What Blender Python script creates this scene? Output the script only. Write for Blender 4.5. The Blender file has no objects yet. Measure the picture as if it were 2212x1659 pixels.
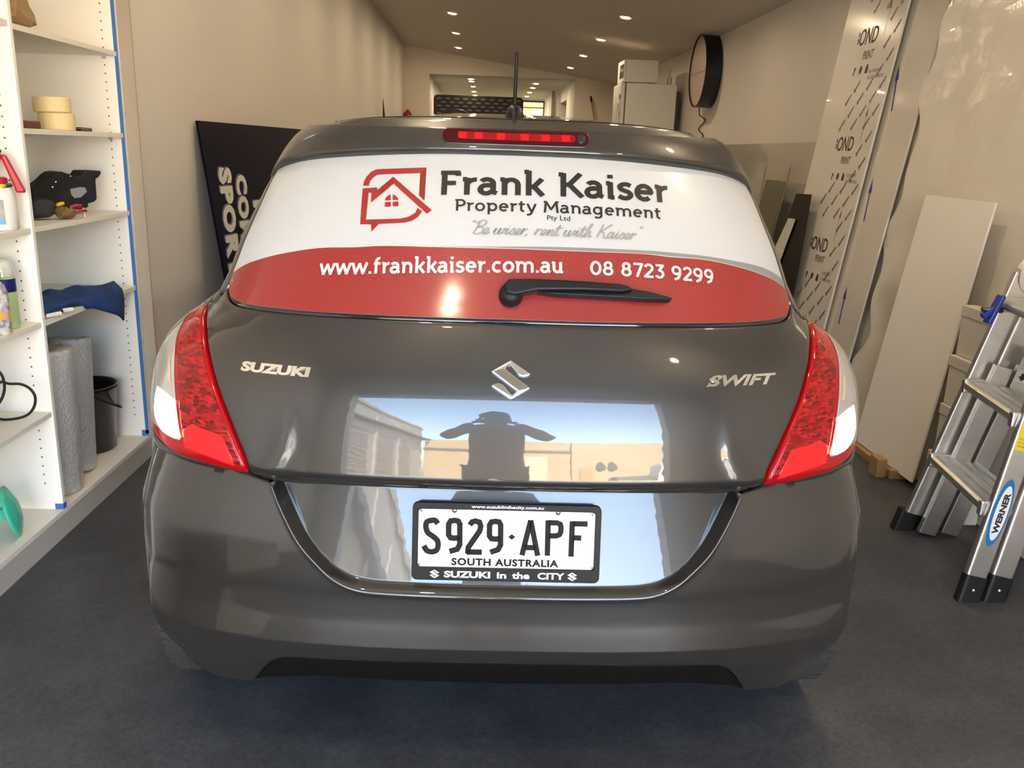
import bpy, bmesh, math, random
import numpy as np
from mathutils import Vector, Matrix
from mathutils.geometry import delaunay_2d_cdt
random.seed(7); rng = np.random.default_rng(7)
C = bpy.context.scene.collection
SC = bpy.context.scene
PI = math.pi

# ------------------------------------------------------------------ camera
IMW, IMH, FPX = 2212, 1659, 1846.0
CAMH, PITCH, ROLL, YAW = 1.395, math.radians(15.13), math.radians(1.95), math.radians(-2.668)
CAM = np.array([0, 0, CAMH])
def cam_axes():
    cy, sy = math.cos(YAW), math.sin(YAW)
    fw = np.array([-sy*math.cos(PITCH), cy*math.cos(PITCH), -math.sin(PITCH)])
    r0 = np.array([cy, sy, 0]); u0 = np.cross(r0, fw)
    return math.cos(ROLL)*r0+math.sin(ROLL)*u0, -math.sin(ROLL)*r0+math.cos(ROLL)*u0, fw
RT, UP, FW = cam_axes()
cd = bpy.data.cameras.new('camera'); cam = bpy.data.objects.new('camera', cd); C.objects.link(cam)
cam.matrix_world = Matrix(((RT[0], UP[0], -FW[0], 0), (RT[1], UP[1], -FW[1], 0), (RT[2], UP[2], -FW[2], CAMH), (0, 0, 0, 1)))
cd.sensor_fit = 'HORIZONTAL'; cd.sensor_width = 36; cd.lens = FPX/IMW*36; cd.clip_start = .02; cd.clip_end = 400
SC.camera = cam

# ------------------------------------------------------------------ sky, sun, exposure
SC.view_settings.view_transform = 'Standard'; SC.view_settings.look = 'None'
SC.view_settings.gamma = 1; SC.view_settings.use_curve_mapping = False
SC.view_settings.exposure = 3.12
w = bpy.data.worlds.new('sky'); SC.world = w; w.use_nodes = True
nt = w.node_tree; bg = nt.nodes['Background']
sky = nt.nodes.new('ShaderNodeTexSky'); sky.sky_type = 'NISHITA'; sky.sun_disc = False
sky.sun_elevation = math.radians(42); sky.sun_rotation = math.radians(20); sky.air_density = .9; sky.dust_density = 3.0; sky.ozone_density = 1.0
wb = nt.nodes.new('ShaderNodeMixRGB'); wb.blend_type = 'MULTIPLY'; wb.inputs[0].default_value = 1; wb.inputs[2].default_value = (1.06, 1.0, .89, 1); nt.links.new(sky.outputs[0], wb.inputs[1]); nt.links.new(wb.outputs[0], bg.inputs[0]); bg.inputs[1].default_value = .52
sl = bpy.data.lights.new('sun', 'SUN'); sl.energy = 8.0; sl.angle = .0093; sl.color = (1, .93, .82)
so = bpy.data.objects.new('sun', sl); C.objects.link(so)
sd = Vector((-.30, -.86, -.80)).normalized()      # travels from behind the garage out over the yard
so.rotation_euler = sd.to_track_quat('-Z', 'Y').to_euler(); so.location = (8, 30, 30)
SC.cycles.use_denoising = True
SC.cycles.max_bounces = 10; SC.cycles.diffuse_bounces = 5; SC.cycles.glossy_bounces = 5; SC.cycles.transmission_bounces = 6
SC.cycles.sample_clamp_indirect = 12

# a point of the photograph turned into a point of the place, on a stated plane
def ray(px, py): return FW+RT*(px-IMW/2)/FPX-UP*(py-IMH/2)/FPX
def on_z(px, py, z): d = ray(px, py); return CAM+d*(z-CAMH)/d[2]
def on_x(px, py, x): d = ray(px, py); return CAM+d*x/d[0]
def on_y(px, py, y): d = ray(px, py); return CAM+d*y/d[1]
def on_lean(px, py, x0, k): d = ray(px, py); return CAM+d*(x0+k*CAMH)/(d[0]-k*d[2])

# ------------------------------------------------------------------ materials
MATS = {}
def mat(name, col=(.5, .5, .5), rough=.5, metal=0, coat=0, coat_r=.03, spec=.5, emit=None, es=0, trans=0, ior=1.45, alpha=1, coat_ior=1.5, noise=None, bump=None, sheen=0):
    """noise=(scale, amount, second colour) mottles the colour; bump=(scale, strength) roughens the surface"""
    if name in MATS: return MATS[name]
    m = bpy.data.materials.new(name); m.use_nodes = True; n = m.node_tree.nodes; l = m.node_tree.links
    p = n['Principled BSDF']; c4 = (*col, 1)
    p.inputs['Base Color'].default_value = c4; p.inputs['Roughness'].default_value = rough; p.inputs['Metallic'].default_value = metal
    p.inputs['Coat Weight'].default_value = coat; p.inputs['Coat Roughness'].default_value = coat_r; p.inputs['Coat IOR'].default_value = coat_ior
    p.inputs['Specular IOR Level'].default_value = spec; p.inputs['Transmission Weight'].default_value = trans; p.inputs['IOR'].default_value = ior
    p.inputs['Alpha'].default_value = alpha
    if sheen: p.inputs['Sheen Weight'].default_value = sheen
    if emit: p.inputs['Emission Color'].default_value = (*emit, 1); p.inputs['Emission Strength'].default_value = es
    tc = n.new('ShaderNodeTexCoord')
    if noise:
        t = n.new('ShaderNodeTexNoise'); t.inputs['Scale'].default_value = noise[0]; t.inputs['Detail'].default_value = 6; l.new(tc.outputs['Object'], t.inputs['Vector'])
        r = n.new('ShaderNodeValToRGB'); r.color_ramp.elements[0].position = .5-noise[1]/2; r.color_ramp.elements[1].position = .5+noise[1]/2
        r.color_ramp.elements[0].color = c4; r.color_ramp.elements[1].color = (*noise[2], 1)
        l.new(t.outputs['Fac'], r.inputs['Fac']); l.new(r.outputs['Color'], p.inputs['Base Color'])
    if bump:
        t = n.new('ShaderNodeTexNoise'); t.inputs['Scale'].default_value = bump[0]; t.inputs['Detail'].default_value = 4; l.new(tc.outputs['Object'], t.inputs['Vector'])
        b = n.new('ShaderNodeBump'); b.inputs['Strength'].default_value = bump[1]; b.inputs['Distance'].default_value = .01
        l.new(t.outputs['Fac'], b.inputs['Height']); l.new(b.outputs['Normal'], p.inputs['Normal'])
    MATS[name] = m; return m

# ------------------------------------------------------------------ objects
def link(o, parent=None):
    C.objects.link(o)
    if parent is not None: o.parent = parent
    return o
def tag(o, label, cat=None, group=None, kind=None):
    o['label'] = label
    if cat: o['category'] = cat
    if group: o['group'] = group
    if kind: o['kind'] = kind
    return o
def thing(name, label, cat, loc=(0, 0, 0), rz=0, group=None):
    o = bpy.data.objects.new(name, None); o.empty_display_size = .05; o.location = loc; o.rotation_euler = (0, 0, rz)
    C.objects.link(o); return tag(o, label, cat, group)
def obj(name, bm, m, parent=None, smooth=False, bevel=0, seg=2):
    me = bpy.data.meshes.new(name)
    if isinstance(bm, tuple): me.from_pydata([tuple(map(float, v)) for v in bm[0]], [], bm[1])
    else: bm.to_mesh(me); bm.free()
    me.materials.append(m)
    if smooth: me.polygons.foreach_set('use_smooth', [True]*len(me.polygons))
    me.update(); o = bpy.data.objects.new(name, me); link(o, parent)
    if bevel:
        b = o.modifiers.new('bevel', 'BEVEL'); b.width = bevel; b.segments = seg; b.limit_method = 'ANGLE'; b.angle_limit = .6
    return o
def struct(name, bm, m, label=None, **k):
    o = obj(name, bm, m, **k); o['kind'] = 'structure'
    if label: o['label'] = label
    return o
def box(bm, x0, x1, y0, y1, z0, z1, M=None):
    vs = [Vector((x, y, z)) for x in (x0, x1) for y in (y0, y1) for z in (z0, z1)]
    if M is not None: vs = [M @ v for v in vs]
    v = [bm.verts.new(c) for c in vs]
    for f in ((0, 1, 3, 2), (4, 6, 7, 5), (0, 4, 5, 1), (2, 3, 7, 6), (0, 2, 6, 4), (1, 5, 7, 3)): bm.faces.new([v[i] for i in f])
    return bm
def boxm(*a, M=None): return box(bmesh.new(), *a, M=M)
def tube(bm, pts, r, n=10, cap=True, closed=False):
    """a tube along a path; r is one radius or one per point"""
    P3 = [Vector(p) for p in pts]; R = r if hasattr(r, '__len__') else [r]*len(P3); rings = []
    nrm = None
    for i, p in enumerate(P3):
        a = P3[i-1] if (i or closed) else p; b = P3[(i+1) % len(P3)] if (i < len(P3)-1 or closed) else p
        t = (b-a).normalized()
        if nrm is None: nrm = t.orthogonal().normalized()
        nrm = (nrm-t*nrm.dot(t)).normalized(); bn = t.cross(nrm)
        rings.append([bm.verts.new(p+(nrm*math.cos(2*PI*k/n)+bn*math.sin(2*PI*k/n))*R[i]) for k in range(n)])
    m = len(rings)
    for i in range(m if closed else m-1):
        A, B = rings[i], rings[(i+1) % m]
        for k in range(n): bm.faces.new((A[k], A[(k+1) % n], B[(k+1) % n], B[k]))
    if cap and not closed:
        bm.faces.new(rings[0][::-1]); bm.faces.new(rings[-1])
    return bm
def lathe(bm, prof, n=32, M=None, a0=0, a1=2*PI):
    """profile [(radius, height)] turned about z"""
    full = abs(a1-a0-2*PI) < 1e-6; cols = n if full else n+1; rings = []
    for r, z in prof:
        rr = []
        if r < 1e-6:
            v = Vector((0, 0, z)); v = M @ v if M is not None else v; rr = [bm.verts.new(v)]*cols
        else:
            for k in range(cols):
                a = a0+(a1-a0)*k/n; v = Vector((r*math.cos(a), r*math.sin(a), z)); v = M @ v if M is not None else v
                rr.append(bm.verts.new(v))
        rings.append(rr)
    for A, B in zip(rings[:-1], rings[1:]):
        for k in range(n):
            q = [A[k], A[(k+1) % cols], B[(k+1) % cols], B[k]]; u = []
            for v in q:
                if v not in u: u.append(v)
            if len(u) > 2:
                try: bm.faces.new(u)
                except ValueError: pass
    return bm
def prism(bm, poly, z0, z1, M=None):
    """flat polygon given thickness"""
    T = (lambda v: M @ v) if M is not None else (lambda v: v)
    a = [bm.verts.new(T(Vector((x, y, z0)))) for x, y in poly]; b = [bm.verts.new(T(Vector((x, y, z1)))) for x, y in poly]
    bm.faces.new(a[::-1]); bm.faces.new(b); n = len(poly)
    for i in range(n): bm.faces.new((a[i], a[(i+1) % n], b[(i+1) % n], b[i]))
    return bm
def rrect(x0, x1, y0, y1, r, n=6):
    out = []
    for cx, cy, a in ((x1-r, y0+r, -90), (x1-r, y1-r, 0), (x0+r, y1-r, 90), (x0+r, y0+r, 180)):
        out += [(cx+r*math.cos(math.radians(a+90*k/n)), cy+r*math.sin(math.radians(a+90*k/n))) for k in range(n+1)]
    return out
def frame(o, x, y):
    """matrix with origin o, axes x and y (y made square to x) and their normal"""
    x = Vector(x).normalized(); y = Vector(y); y = (y-x*y.dot(x)).normalized(); z = x.cross(y)
    return Matrix(((x.x, y.x, z.x, o[0]), (x.y, y.y, z.y, o[1]), (x.z, y.z, z.z, o[2]), (0, 0, 0, 1)))

# ------------------------------------------------------------------ lettering
def cr(pts, n=6):
    """smooth line through points"""
    p = [np.array(a, float) for a in pts]; p = [2*p[0]-p[1]]+p+[2*p[-1]-p[-2]]; out = []
    for i in range(1, len(p)-2):
        for k in range(n):
            t = k/n; a, b, c, d = p[i-1], p[i], p[i+1], p[i+2]
            out.append(.5*((2*b)+(c-a)*t+(2*a-5*b+4*c-d)*t*t+(3*b-a-3*c+d)*t**3))
    out.append(p[-2]); return [tuple(q) for q in out]
def strip(pts, w):
    """a pen stroke as a flat ribbon, cut and overlapped at sharp corners"""
    P = [np.array(p, float) for p in pts]; runs = [[P[0]]]
    for i in range(1, len(P)):
        runs[-1].append(P[i])
        if i < len(P)-1:
            a = P[i]-P[i-1]; b = P[i+1]-P[i]; c = (a@b)/max(np.hypot(*a)*np.hypot(*b), 1e-12)
            if c < .55:
                runs[-1][-1] = P[i]+a/max(np.hypot(*a), 1e-9)*w*.28; runs.append([P[i]-b/max(np.hypot(*b), 1e-9)*w*.28])
    return join([ribbon(r, w) for r in runs])
def ribbon(pts, w):
    """a pen stroke as a flat ribbon"""
    P = np.array(pts, float); V = []; F = []; n = len(P)
    for i in range(n):
        a = P[i]-P[i-1] if i else P[1]-P[0]; b = P[i+1]-P[i] if i < n-1 else P[-1]-P[-2]
        a = a/max(np.hypot(*a), 1e-9); b = b/max(np.hypot(*b), 1e-9)
        na = np.array([-a[1], a[0]]); nb = np.array([-b[1], b[0]]); m = na+nb; q = np.hypot(*m)
        m = na if q < 1e-6 else m/q
        k = 1/max(m@na, .80); V += [tuple(P[i]+m*w/2*k), tuple(P[i]-m*w/2*k)]
        if i: F.append((2*i-2, 2*i-1, 2*i+1, 2*i))
    return V, F
def join(parts):
    V = []; F = []
    for v, f in parts:
        o = len(V); V += list(v); F += [tuple(i+o for i in q) for q in f]
    return V, F
def ar(cx, cy, rx, ry, a0, a1, n=12):
    return [(cx+rx*math.cos(math.radians(a0+(a1-a0)*k/n)), cy+ry*math.sin(math.radians(a0+(a1-a0)*k/n))) for k in range(n+1)]
SER = [(.03, .46), (.13, .46)]
SLAB = {
 'F': (.50, [[(.12, 0), (.12, .7)], [(.03, .655), (.47, .655)], [(.425, .66), (.425, .56)], [(.12, .35), (.38, .35)]]),
 'r': (.37, [[(.13, 0), (.13, .5)], SER, [(.13, .28)]+ar(.33, .28, .2, .17, 180, 85)]),
 'a': (.47, [ar(.205, .33, .14, .13, 150, 0)+[(.345, .08), (.43, .045)], [(.345, .28), (.2, .28)]+ar(.19, .16, .13, .12, 95, 290)+[(.345, .12)]]),
 'n': (.54, [[(.13, 0), (.13, .5)], SER, [(.13, .27)]+ar(.28, .29, .15, .165, 180, 0)+[(.43, 0)]]),
 'k': (.50, [[(.13, 0), (.13, .74)], [(.03, .70), (.13, .70)], [(.13, .24), (.25, .27), (.43, .5)], [(.24, .27), (.45, 0)]]),
 'K': (.62, [[(.14, 0), (.14, .7)], [(.03, .655), (.14, .655)], [(.14, .34), (.28, .37), (.53, .7)], [(.27, .37), (.57, 0)]]),
 'i': (.26, [[(.13, 0), (.13, .5)], SER, [(.13, .045), (.22, .045)], [(.13, .61), (.13, .72)]]),
 's': (.42, [cr([(.35, .42), (.27, .46), (.17, .455), (.10, .39), (.12, .31), (.21, .265), (.31, .22), (.345, .13), (.27, .055), (.17, .045), (.06, .10)], 3)]),
 'e': (.50, [[(.08, .26), (.42, .26)]+ar(.25, .25, .17, .205, 3, 315)]),
 'P': (.53, [[(.13, 0), (.13, .7)], [(.03, .655), (.3, .655)]+ar(.3, .49, .165, .165, 90, -90)+[(.13, .325)]]),
 'o': (.52, [ar(.26, .25, .18, .205, 0, 360, 20)]), 'p': (.55, [[(.13, -.2), (.13, .5)], SER, ar(.3, .25, .17, .205, 0, 360, 20)]),
 't': (.38, [[(.16, .64), (.16, .15)]+ar(.27, .15, .11, .105, 180, 290), [(.04, .46), (.33, .46)]]),
 'y': (.48, [[(.05, .5), (.24, .03)], [(.43, .5), (.23, -.08), (.15, -.155), (.03, -.16)]]),
 'M': (.76, [[(.08, 0), (.13, .66), (.37, .2), (.61, .66), (.67, 0)], [(.03, .655), (.14, .655)], [(.6, .655), (.71, .655)]]),
 'm': (.84, [[(.13, 0), (.13, .5)], SER, [(.13, .27)]+ar(.28, .29, .15, .165, 180, 0)+[(.43, 0)], [(.43, .27)]+ar(.58, .29, .15, .165, 180, 0)+[(.73, 0)]]),
 'g': (.55, [ar(.25, .26, .17, .2, 0, 360, 20), [(.42, .5), (.42, -.06)]+ar(.26, -.06, .16, .11, 0, -150)]),
 'w': (.72, [[(.05, .5), (.20, .03), (.36, .46), (.52, .03), (.67, .5)], [(0, .46), (.1, .46)], [(.6, .46), (.71, .46)]]),
 '.': (.22, [[(.11, 0), (.11, .105)]]), ' ': (.27, []),
 'f': (.36, [[(.14, 0), (.14, .56)]+ar(.26, .56, .12, .13, 180, 75), [(.03, .46), (.32, .46)]]),
 'c': (.46, [ar(.26, .25, .18, .205, 50, 310)]), 'u': (.54, [[(.02, .46), (.11, .46)], [(.11, .5), (.11, .2)]+ar(.25, .2, .14, .155, 180, 360)+[(.39, .5)], [(.39, .5), (.39, 0)], [(.39, .045), (.49, .045)]]),
 'L': (.46, [[(.13, .7), (.13, .045), (.44, .045)]]), 'd': (.55, [ar(.24, .25, .17, .205, 0, 360, 20), [(.42, .74), (.42, 0)], [(.32, .70), (.42, .70)]]),
 '0': (.54, [ar(.27, .35, .19, .305, 0, 360, 24)]), '8': (.54, [ar(.27, .51, .14, .145, 0, 360, 20), ar(.27, .205, .175, .16, 0, 360, 20)]),
 '7': (.50, [[(.05, .655), (.44, .655), (.2, 0)]]), '2': (.50, [ar(.24, .48, .165, .175, 165, -25)+[(.07, .045), (.45, .045)]]),
 '3': (.50, [[(.07, .655), (.40, .655), (.22, .40)]+ar(.22, .22, .175, .175, 80, -150)]), '9': (.54, [ar(.26, .47, .175, .185, 0, 360, 20), [(.435, .47), (.42, .3), (.34, .1), (.16, 0)]]),
}
SCRIPT = {
 'e': (.27, [[(0, .02), (.18, .14), (.2, .28), (.1, .33), (.04, .16), (.1, 0), (.2, .02), (.3, .1)]]),
 'w': (.50, [[(0, .1), (.06, .33), (.05, .05), (.12, 0), (.22, .1), (.26, .33), (.25, .05), (.32, 0), (.42, .15), (.44, .33), (.52, .28)]]),
 'i': (.22, [[(0, .05), (.1, .33), (.1, .05), (.15, 0), (.24, .08)], [(.1, .45), (.1, .5)]]),
 's': (.26, [[(0, .05), (.14, .36), (.22, .12), (.15, 0), (.04, .03)], [(.15, 0), (.3, .08)]]),
 'r': (.27, [[(0, .02), (.06, .34), (.045, 0)], [(.05, .14), (.12, .28), (.18, .33), (.26, .27)]]),
 'n': (.34, [[(0, .05), (.07, .32), (.07, 0), (.17, .3), (.24, .3), (.24, .04), (.29, 0), (.37, .08)]]),
 't': (.23, [[(0, .05), (.12, .6), (.1, .05), (.15, 0), (.25, .08)], [(-.02, .42), (.3, .46)]]),
 'h': (.35, [[(0, .05), (.14, .5), (.18, .72), (.12, .75), (.08, .5), (.06, 0), (.16, .3), (.24, .3), (.24, .04), (.3, 0), (.38, .08)]]),
 'a': (.35, [[(.24, .28), (.12, .34), (.03, .16), (.08, 0), (.2, .1), (.25, .33), (.24, .05), (.29, 0), (.37, .08)]]),
 'B': (.50, [[(.16, .75), (.1, 0)], [(0, .6), (.2, .78), (.42, .72), (.4, .5), (.16, .4), (.42, .36), (.44, .1), (.25, -.02), (.05, .05)]]),
 'K': (.52, [[(.14, .78), (.08, 0)], [(.55, .8), (.16, .36), (.3, .3), (.42, 0), (.56, .02)]]),
 ',': (.16, [[(.05, .03), (0, -.1)]]), ' ': (.20, []), '"': (.2, [[(.04, .78), (.02, .66)], [(.12, .78), (.10, .66)]]),
}
PEN_SPANS = []
def pen_text(txt, font, w, track=0, slant=0, smooth=False):
    """(verts, faces) scaled so that the line is 1 wide; second value is width over cap height"""
    x = 0; parts = []; PEN_SPANS.clear()
    for ch in txt:
        adv, st = font[ch]; PEN_SPANS.append(sum(len(p[0]) for p in parts))
        for s in st:
            q = [(a+x, b) for a, b in (cr(s, 5) if smooth and len(s) > 2 else s)]
            q = [(a+slant*b, b) for a, b in q]; parts.append(strip(q, w))
        x += adv+track
    PEN_SPANS.append(sum(len(p[0]) for p in parts))
    V, F = join(parts); V = np.array(V); a, b = V[:, 0].min(), V[:, 0].max()
    V[:, 0] = (V[:, 0]-a)/(b-a); V[:, 1] /= .7
    return V, F
_tc = {}
def type_text(txt, bold=0, slant=0, space=1):
    """Blender's own built-in face: (verts, faces) with the line 1 wide and capitals 1 high"""
    key = (txt, bold, slant, space)
    if key in _tc: return _tc[key]
    def get(t):
        c = bpy.data.curves.new('t', 'FONT'); c.body = t; c.size = 1; c.offset = bold; c.shear = slant; c.resolution_u = 3; c.space_character = space
        o = bpy.data.objects.new('t', c); C.objects.link(o); dg = bpy.context.evaluated_depsgraph_get(); dg.update()
        me = o.evaluated_get(dg).to_mesh(); V = np.array([v.co[:2] for v in me.vertices]).reshape(-1, 2); F = [tuple(p.vertices) for p in me.polygons]
        o.evaluated_get(dg).to_mesh_clear(); bpy.data.objects.remove(o); bpy.data.curves.remove(c); return V, F
    H = get('H')[0]; hh = H[:, 1].max()-H[:, 1].min(); h0 = H[:, 1].min()
    V, F = get(txt); V = V.copy(); a, b = V[:, 0].min(), V[:, 0].max(); V[:, 0] = (V[:, 0]-a)/(b-a); V[:, 1] = (V[:, 1]-h0)/hh
    _tc[key] = (V, F); return V, F
def flat_text(VF, M, x0, x1, y0, h, z=.0006):
    """lettering laid on a plane: M is the plane's frame, x0..x1 the line, y0 the baseline, h the capital height"""
    V, F = VF; return [tuple(M @ Vector((x0+(x1-x0)*a, y0+h*b, z))) for a, b in V], F
# ------------------------------------------------------------------ the room
XL, XR, YB, YF = -1.43, 2.40, 15.66, -1.0
wallm = mat('wall_paint', (.70, .655, .59), .62, noise=(1.3, .8, (.68, .64, .58))); ceilm = mat('ceiling_paint', (.66, .60, .52), .85, spec=.1); backm = mat('plaster_wall', (.72, .65, .55), .7, noise=(2, .6, (.68, .61, .51)))
floorm = bpy.data.materials.new('painted_concrete'); floorm.use_nodes = True
def concrete(m):
    n = m.node_tree.nodes; l = m.node_tree.links; p = n['Principled BSDF']; tc = n.new('ShaderNodeTexCoord')
    def noise(s, d, rough=.6):
        t = n.new('ShaderNodeTexNoise'); t.inputs['Scale'].default_value = s; t.inputs['Detail'].default_value = d; t.inputs['Roughness'].default_value = rough; l.new(tc.outputs['Object'], t.inputs[0]); return t.outputs['Fac']
    def ramp(f, stops):
        r = n.new('ShaderNodeValToRGB'); l.new(f, r.inputs[0])
        while len(r.color_ramp.elements) < len(stops): r.color_ramp.elements.new(.5)
        for e, (q, c) in zip(r.color_ramp.elements, stops): e.position = q; e.color = (*c, 1)
        return r.outputs[0]
    base = ramp(noise(3.2, 9, .68), [(.3, (.034, .036, .041)), (.52, (.054, .056, .061)), (.72, (.080, .081, .083))])
    fine = ramp(noise(70, 6, .85), [(.32, (.55, .55, .55)), (.68, (1.45, 1.45, 1.45))])
    mx = n.new('ShaderNodeMixRGB'); mx.blend_type = 'MULTIPLY'; mx.inputs[0].default_value = 1; l.new(base, mx.inputs[1]); l.new(fine, mx.inputs[2])
    sp = ramp(noise(17, 10, .78), [(.640, (0, 0, 0)), (.70, (1, 1, 1))]); mx2 = n.new('ShaderNodeMixRGB'); l.new(sp, mx2.inputs[0]); l.new(mx.outputs[0], mx2.inputs[1]); mx2.inputs[2].default_value = (.10, .104, .108, 1)
    l.new(mx2.outputs[0], p.inputs['Base Color']); p.inputs['Roughness'].default_value = .52; p.inputs['Specular IOR Level'].default_value = .45
    b = n.new('ShaderNodeBump'); b.inputs['Strength'].default_value = .35; b.inputs['Distance'].default_value = .004; l.new(noise(45, 8, .7), b.inputs['Height']); l.new(b.outputs[0], p.inputs['Normal'])
concrete(floorm)
struct('floor', boxm(-2.1, 2.6, YF, 8.2, -.12, 0), floorm)
struct('floor_rear', boxm(-2.1, 3.3, 8.2, 24, -.12, .50), floorm)
def cz(x): return 3.112-.1383*(x+1.31)
def quadbox(pts, up):
    """slab from four corners, thickened by a vector"""
    a = [tuple(p) for p in pts]; b = [tuple(np.array(p)+np.array(up)) for p in pts]
    return (a+b, [(0, 1, 2, 3), (7, 6, 5, 4), (0, 4, 5, 1), (1, 5, 6, 2), (2, 6, 7, 3), (3, 7, 4, 0)])
struct('ceiling', quadbox([(-2.1, YF, cz(-2.1)), (-2.1, YB+.2, cz(-2.1)), (2.6, YB+.2, cz(2.6)), (2.6, YF, cz(2.6))], (0, 0, .15)), ceilm)
struct('wall_left', quadbox([(XL, 3.775, 0), (-1.31, YB, 0), (-1.31, YB, 3.6), (XL, 3.775, 3.6)], (-.45, 0, 0)), wallm)
struct('wall_left_recess', boxm(-2.1, -1.895, YF-.2, 3.775, 0, 3.6), wallm)
struct('wall_right', boxm(XR, XR+.2, YF-.2, YB+.2, 0, 3.6), wallm)
lin = 2.43
struct('wall_front', (lambda b: (box(b, -2.1, -1.47, YF-.2, YF, 0, 3.6), box(b, 1.56, XR, YF-.2, YF, 0, 3.6), box(b, -1.47, 1.56, YF-.2, YF, lin, 3.6), b)[-1])(bmesh.new()), wallm)
struct('trim_1', boxm(-1.47, 1.56, YF-.26, YF+.02, lin-.06, lin+.10), mat('lintel_steel', (.20, .21, .23), .5))
# back wall with the passage through it
cl, crr, cb, cc = -.876, 1.66, 2.665, 2.655
struct('wall_back', (lambda b: (box(b, -1.45, cl, YB, YB+.15, .5, 3.3), box(b, crr, XR, YB, YB+.15, .5, 3.3), box(b, cl, crr, YB, YB+.15, cb, 3.3), b)[-1])(bmesh.new()), backm)
pwall = mat('passage_paint', (.80, .79, .74), .6)
struct('wall_passage_left', boxm(cl-.15, cl, YB+.15, 23, .5, cc+.1), pwall)
def hole(b): box(b, crr, crr+.15, YB+.15, 17.16, .5, cc+.1); box(b, crr, crr+.15, 18.6, 23, .5, cc+.1); box(b, crr, crr+.15, 17.16, 18.6, 2.41, cc+.1); box(b, 1.56, crr, 18.7, 22, .5, cc); return b
struct('wall_passage_right', hole(bmesh.new()), pwall)
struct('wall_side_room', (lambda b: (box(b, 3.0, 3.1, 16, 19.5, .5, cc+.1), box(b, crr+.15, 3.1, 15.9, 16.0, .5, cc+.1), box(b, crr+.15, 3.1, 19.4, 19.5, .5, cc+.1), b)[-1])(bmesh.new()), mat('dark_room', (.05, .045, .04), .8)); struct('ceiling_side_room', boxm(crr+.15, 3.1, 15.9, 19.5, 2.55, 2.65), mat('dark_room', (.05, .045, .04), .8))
struct('ceiling_passage', boxm(cl-.15, crr+.15, YB+.15, 23, cc, cc+.12), mat('passage_ceiling', (.55, .52, .44), .8))
YE = 21.6
struct('wall_passage_end', (lambda b: (box(b, cl-.1, 1.05, YE, YE+.1, .5, cc), box(b, 1.58, crr+.1, YE, YE+.1, .5, cc), box(b, 1.05, 1.58, YE, YE+.1, 2.60, cc), box(b, 1.05, 1.58, YE, YE+.1, .5, 1.4), b)[-1])(bmesh.new()), pwall)
win1 = struct('window_1', boxm(1.05, 1.58, YE+.04, YE+.06, 1.4, 2.60), mat('office_window_lit', (.9, .85, .6), .4, emit=(1, .84, .42), es=.105), 'lit office window at the far end of the passage')
obj('window_frame', (lambda b: (box(b, 1.04, 1.58, YE-.01, YE+.03, 2.585, 2.62), box(b, 1.535, 1.56, YE-.01, YE+.03, 1.4, 2.6), box(b, 1.04, 1.56, YE-.01, YE+.03, 2.16, 2.20), box(b, 1.04, 1.56, YE-.01, YE+.03, 2.45, 2.47), b)[-1])(bmesh.new()), mat('dark_frame', (.03, .03, .03), .5), win1)
obj('window_light', boxm(1.38, 1.43, YE-.012, YE+.02, 2.22, 2.42), mat('tube_light', (1, 1, 1), .4, emit=(.9, .95, 1), es=.5), win1)
struct('wall_passage_pier', boxm(1.495, 1.56, 18.65, 18.75, .5, cc), mat('grey_pier', (.30, .285, .25), .7))

# downlights: two rows along the ceiling, two more in the passage
dl_ring = mat('downlight_ring', (.75, .72, .66), .45); dl_lens = mat('downlight_lens', (1, .95, .85), .4, emit=(1, .77, .51), es=62)
def downlight(x, y, z, rx, label, group, power=None):
    t = thing('downlight', label, 'ceiling light', (x, y, z), 0, group); t.rotation_euler = (0, rx, 0)
    obj('trim_ring', lathe(bmesh.new(), [(.042, -.001), (.044, -.006), (.054, -.006), (.058, 0)], 24), dl_ring, t, smooth=True)
    obj('lens', lathe(bmesh.new(), [(0, -.004), (.042, -.003)], 24), dl_lens, t)
    return t
sl_ = math.atan(.1383)
RL = ['nearest the open door', 'second from the open door', 'third from the open door', 'fourth from the open door', 'fifth from the open door', 'at the top of the photo, left of the aerial', 'just left of the aerial tip, middle one of three', 'next to the white beam']
for k in range(9):
    y = 14.54-1.75*k; a = ['lit round downlight of the left row, nearest the white beam', 'lit round downlight of the left row, second from the white beam', 'lit round downlight of the left row, highest in the photo'][k] if k < 3 else 'downlight of the left row over the car, number %s from the beam' % ['', '', '', 'four', 'five', 'six', 'seven', 'eight', 'nine'][k]
    downlight(-.352, y, cz(-.352)-.001, sl_, a, 'left row of downlights')
for k in range(9):
    y = 14.40-1.757*k; a = ['lit round downlight of the right row, lowest in the photo and nearest the white beam', 'lit round downlight of the right row, second from the white beam', 'lit round downlight of the right row, third from the white beam', 'lit round downlight of the right row, highest in the photo'][k] if k < 4 else 'downlight of the right row over the car, number %s from the beam' % ['', '', '', '', 'five', 'six', 'seven', 'eight', 'nine'][k]
    downlight(1.43, y, cz(1.43)-.001, sl_, a, 'right row of downlights')
for k, (px, py) in enumerate([(1017, 164), (1019, 176), (1022, 187), (1024, 198), (1026, 206)]):
    p = on_z(px, py, cc-.002); p[1] = max(p[1], 16.35); downlight(p[0], p[1], p[2], 0, 'small lit downlight in the passage ceiling, left row, %s from the white beam' % ['first', 'second', 'third', 'fourth', 'fifth'][k], 'left row of passage downlights')
for k, (px, py) in enumerate([(1158, 181), (1151, 190), (1144, 200), (1138, 208)]):
    p = on_z(px, py, cc-.002); downlight(p[0], p[1], p[2], 0, 'small lit downlight in the passage ceiling, right row, %s from the white beam' % ['first', 'second', 'third', 'fourth'][k], 'right row of passage downlights')
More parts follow.
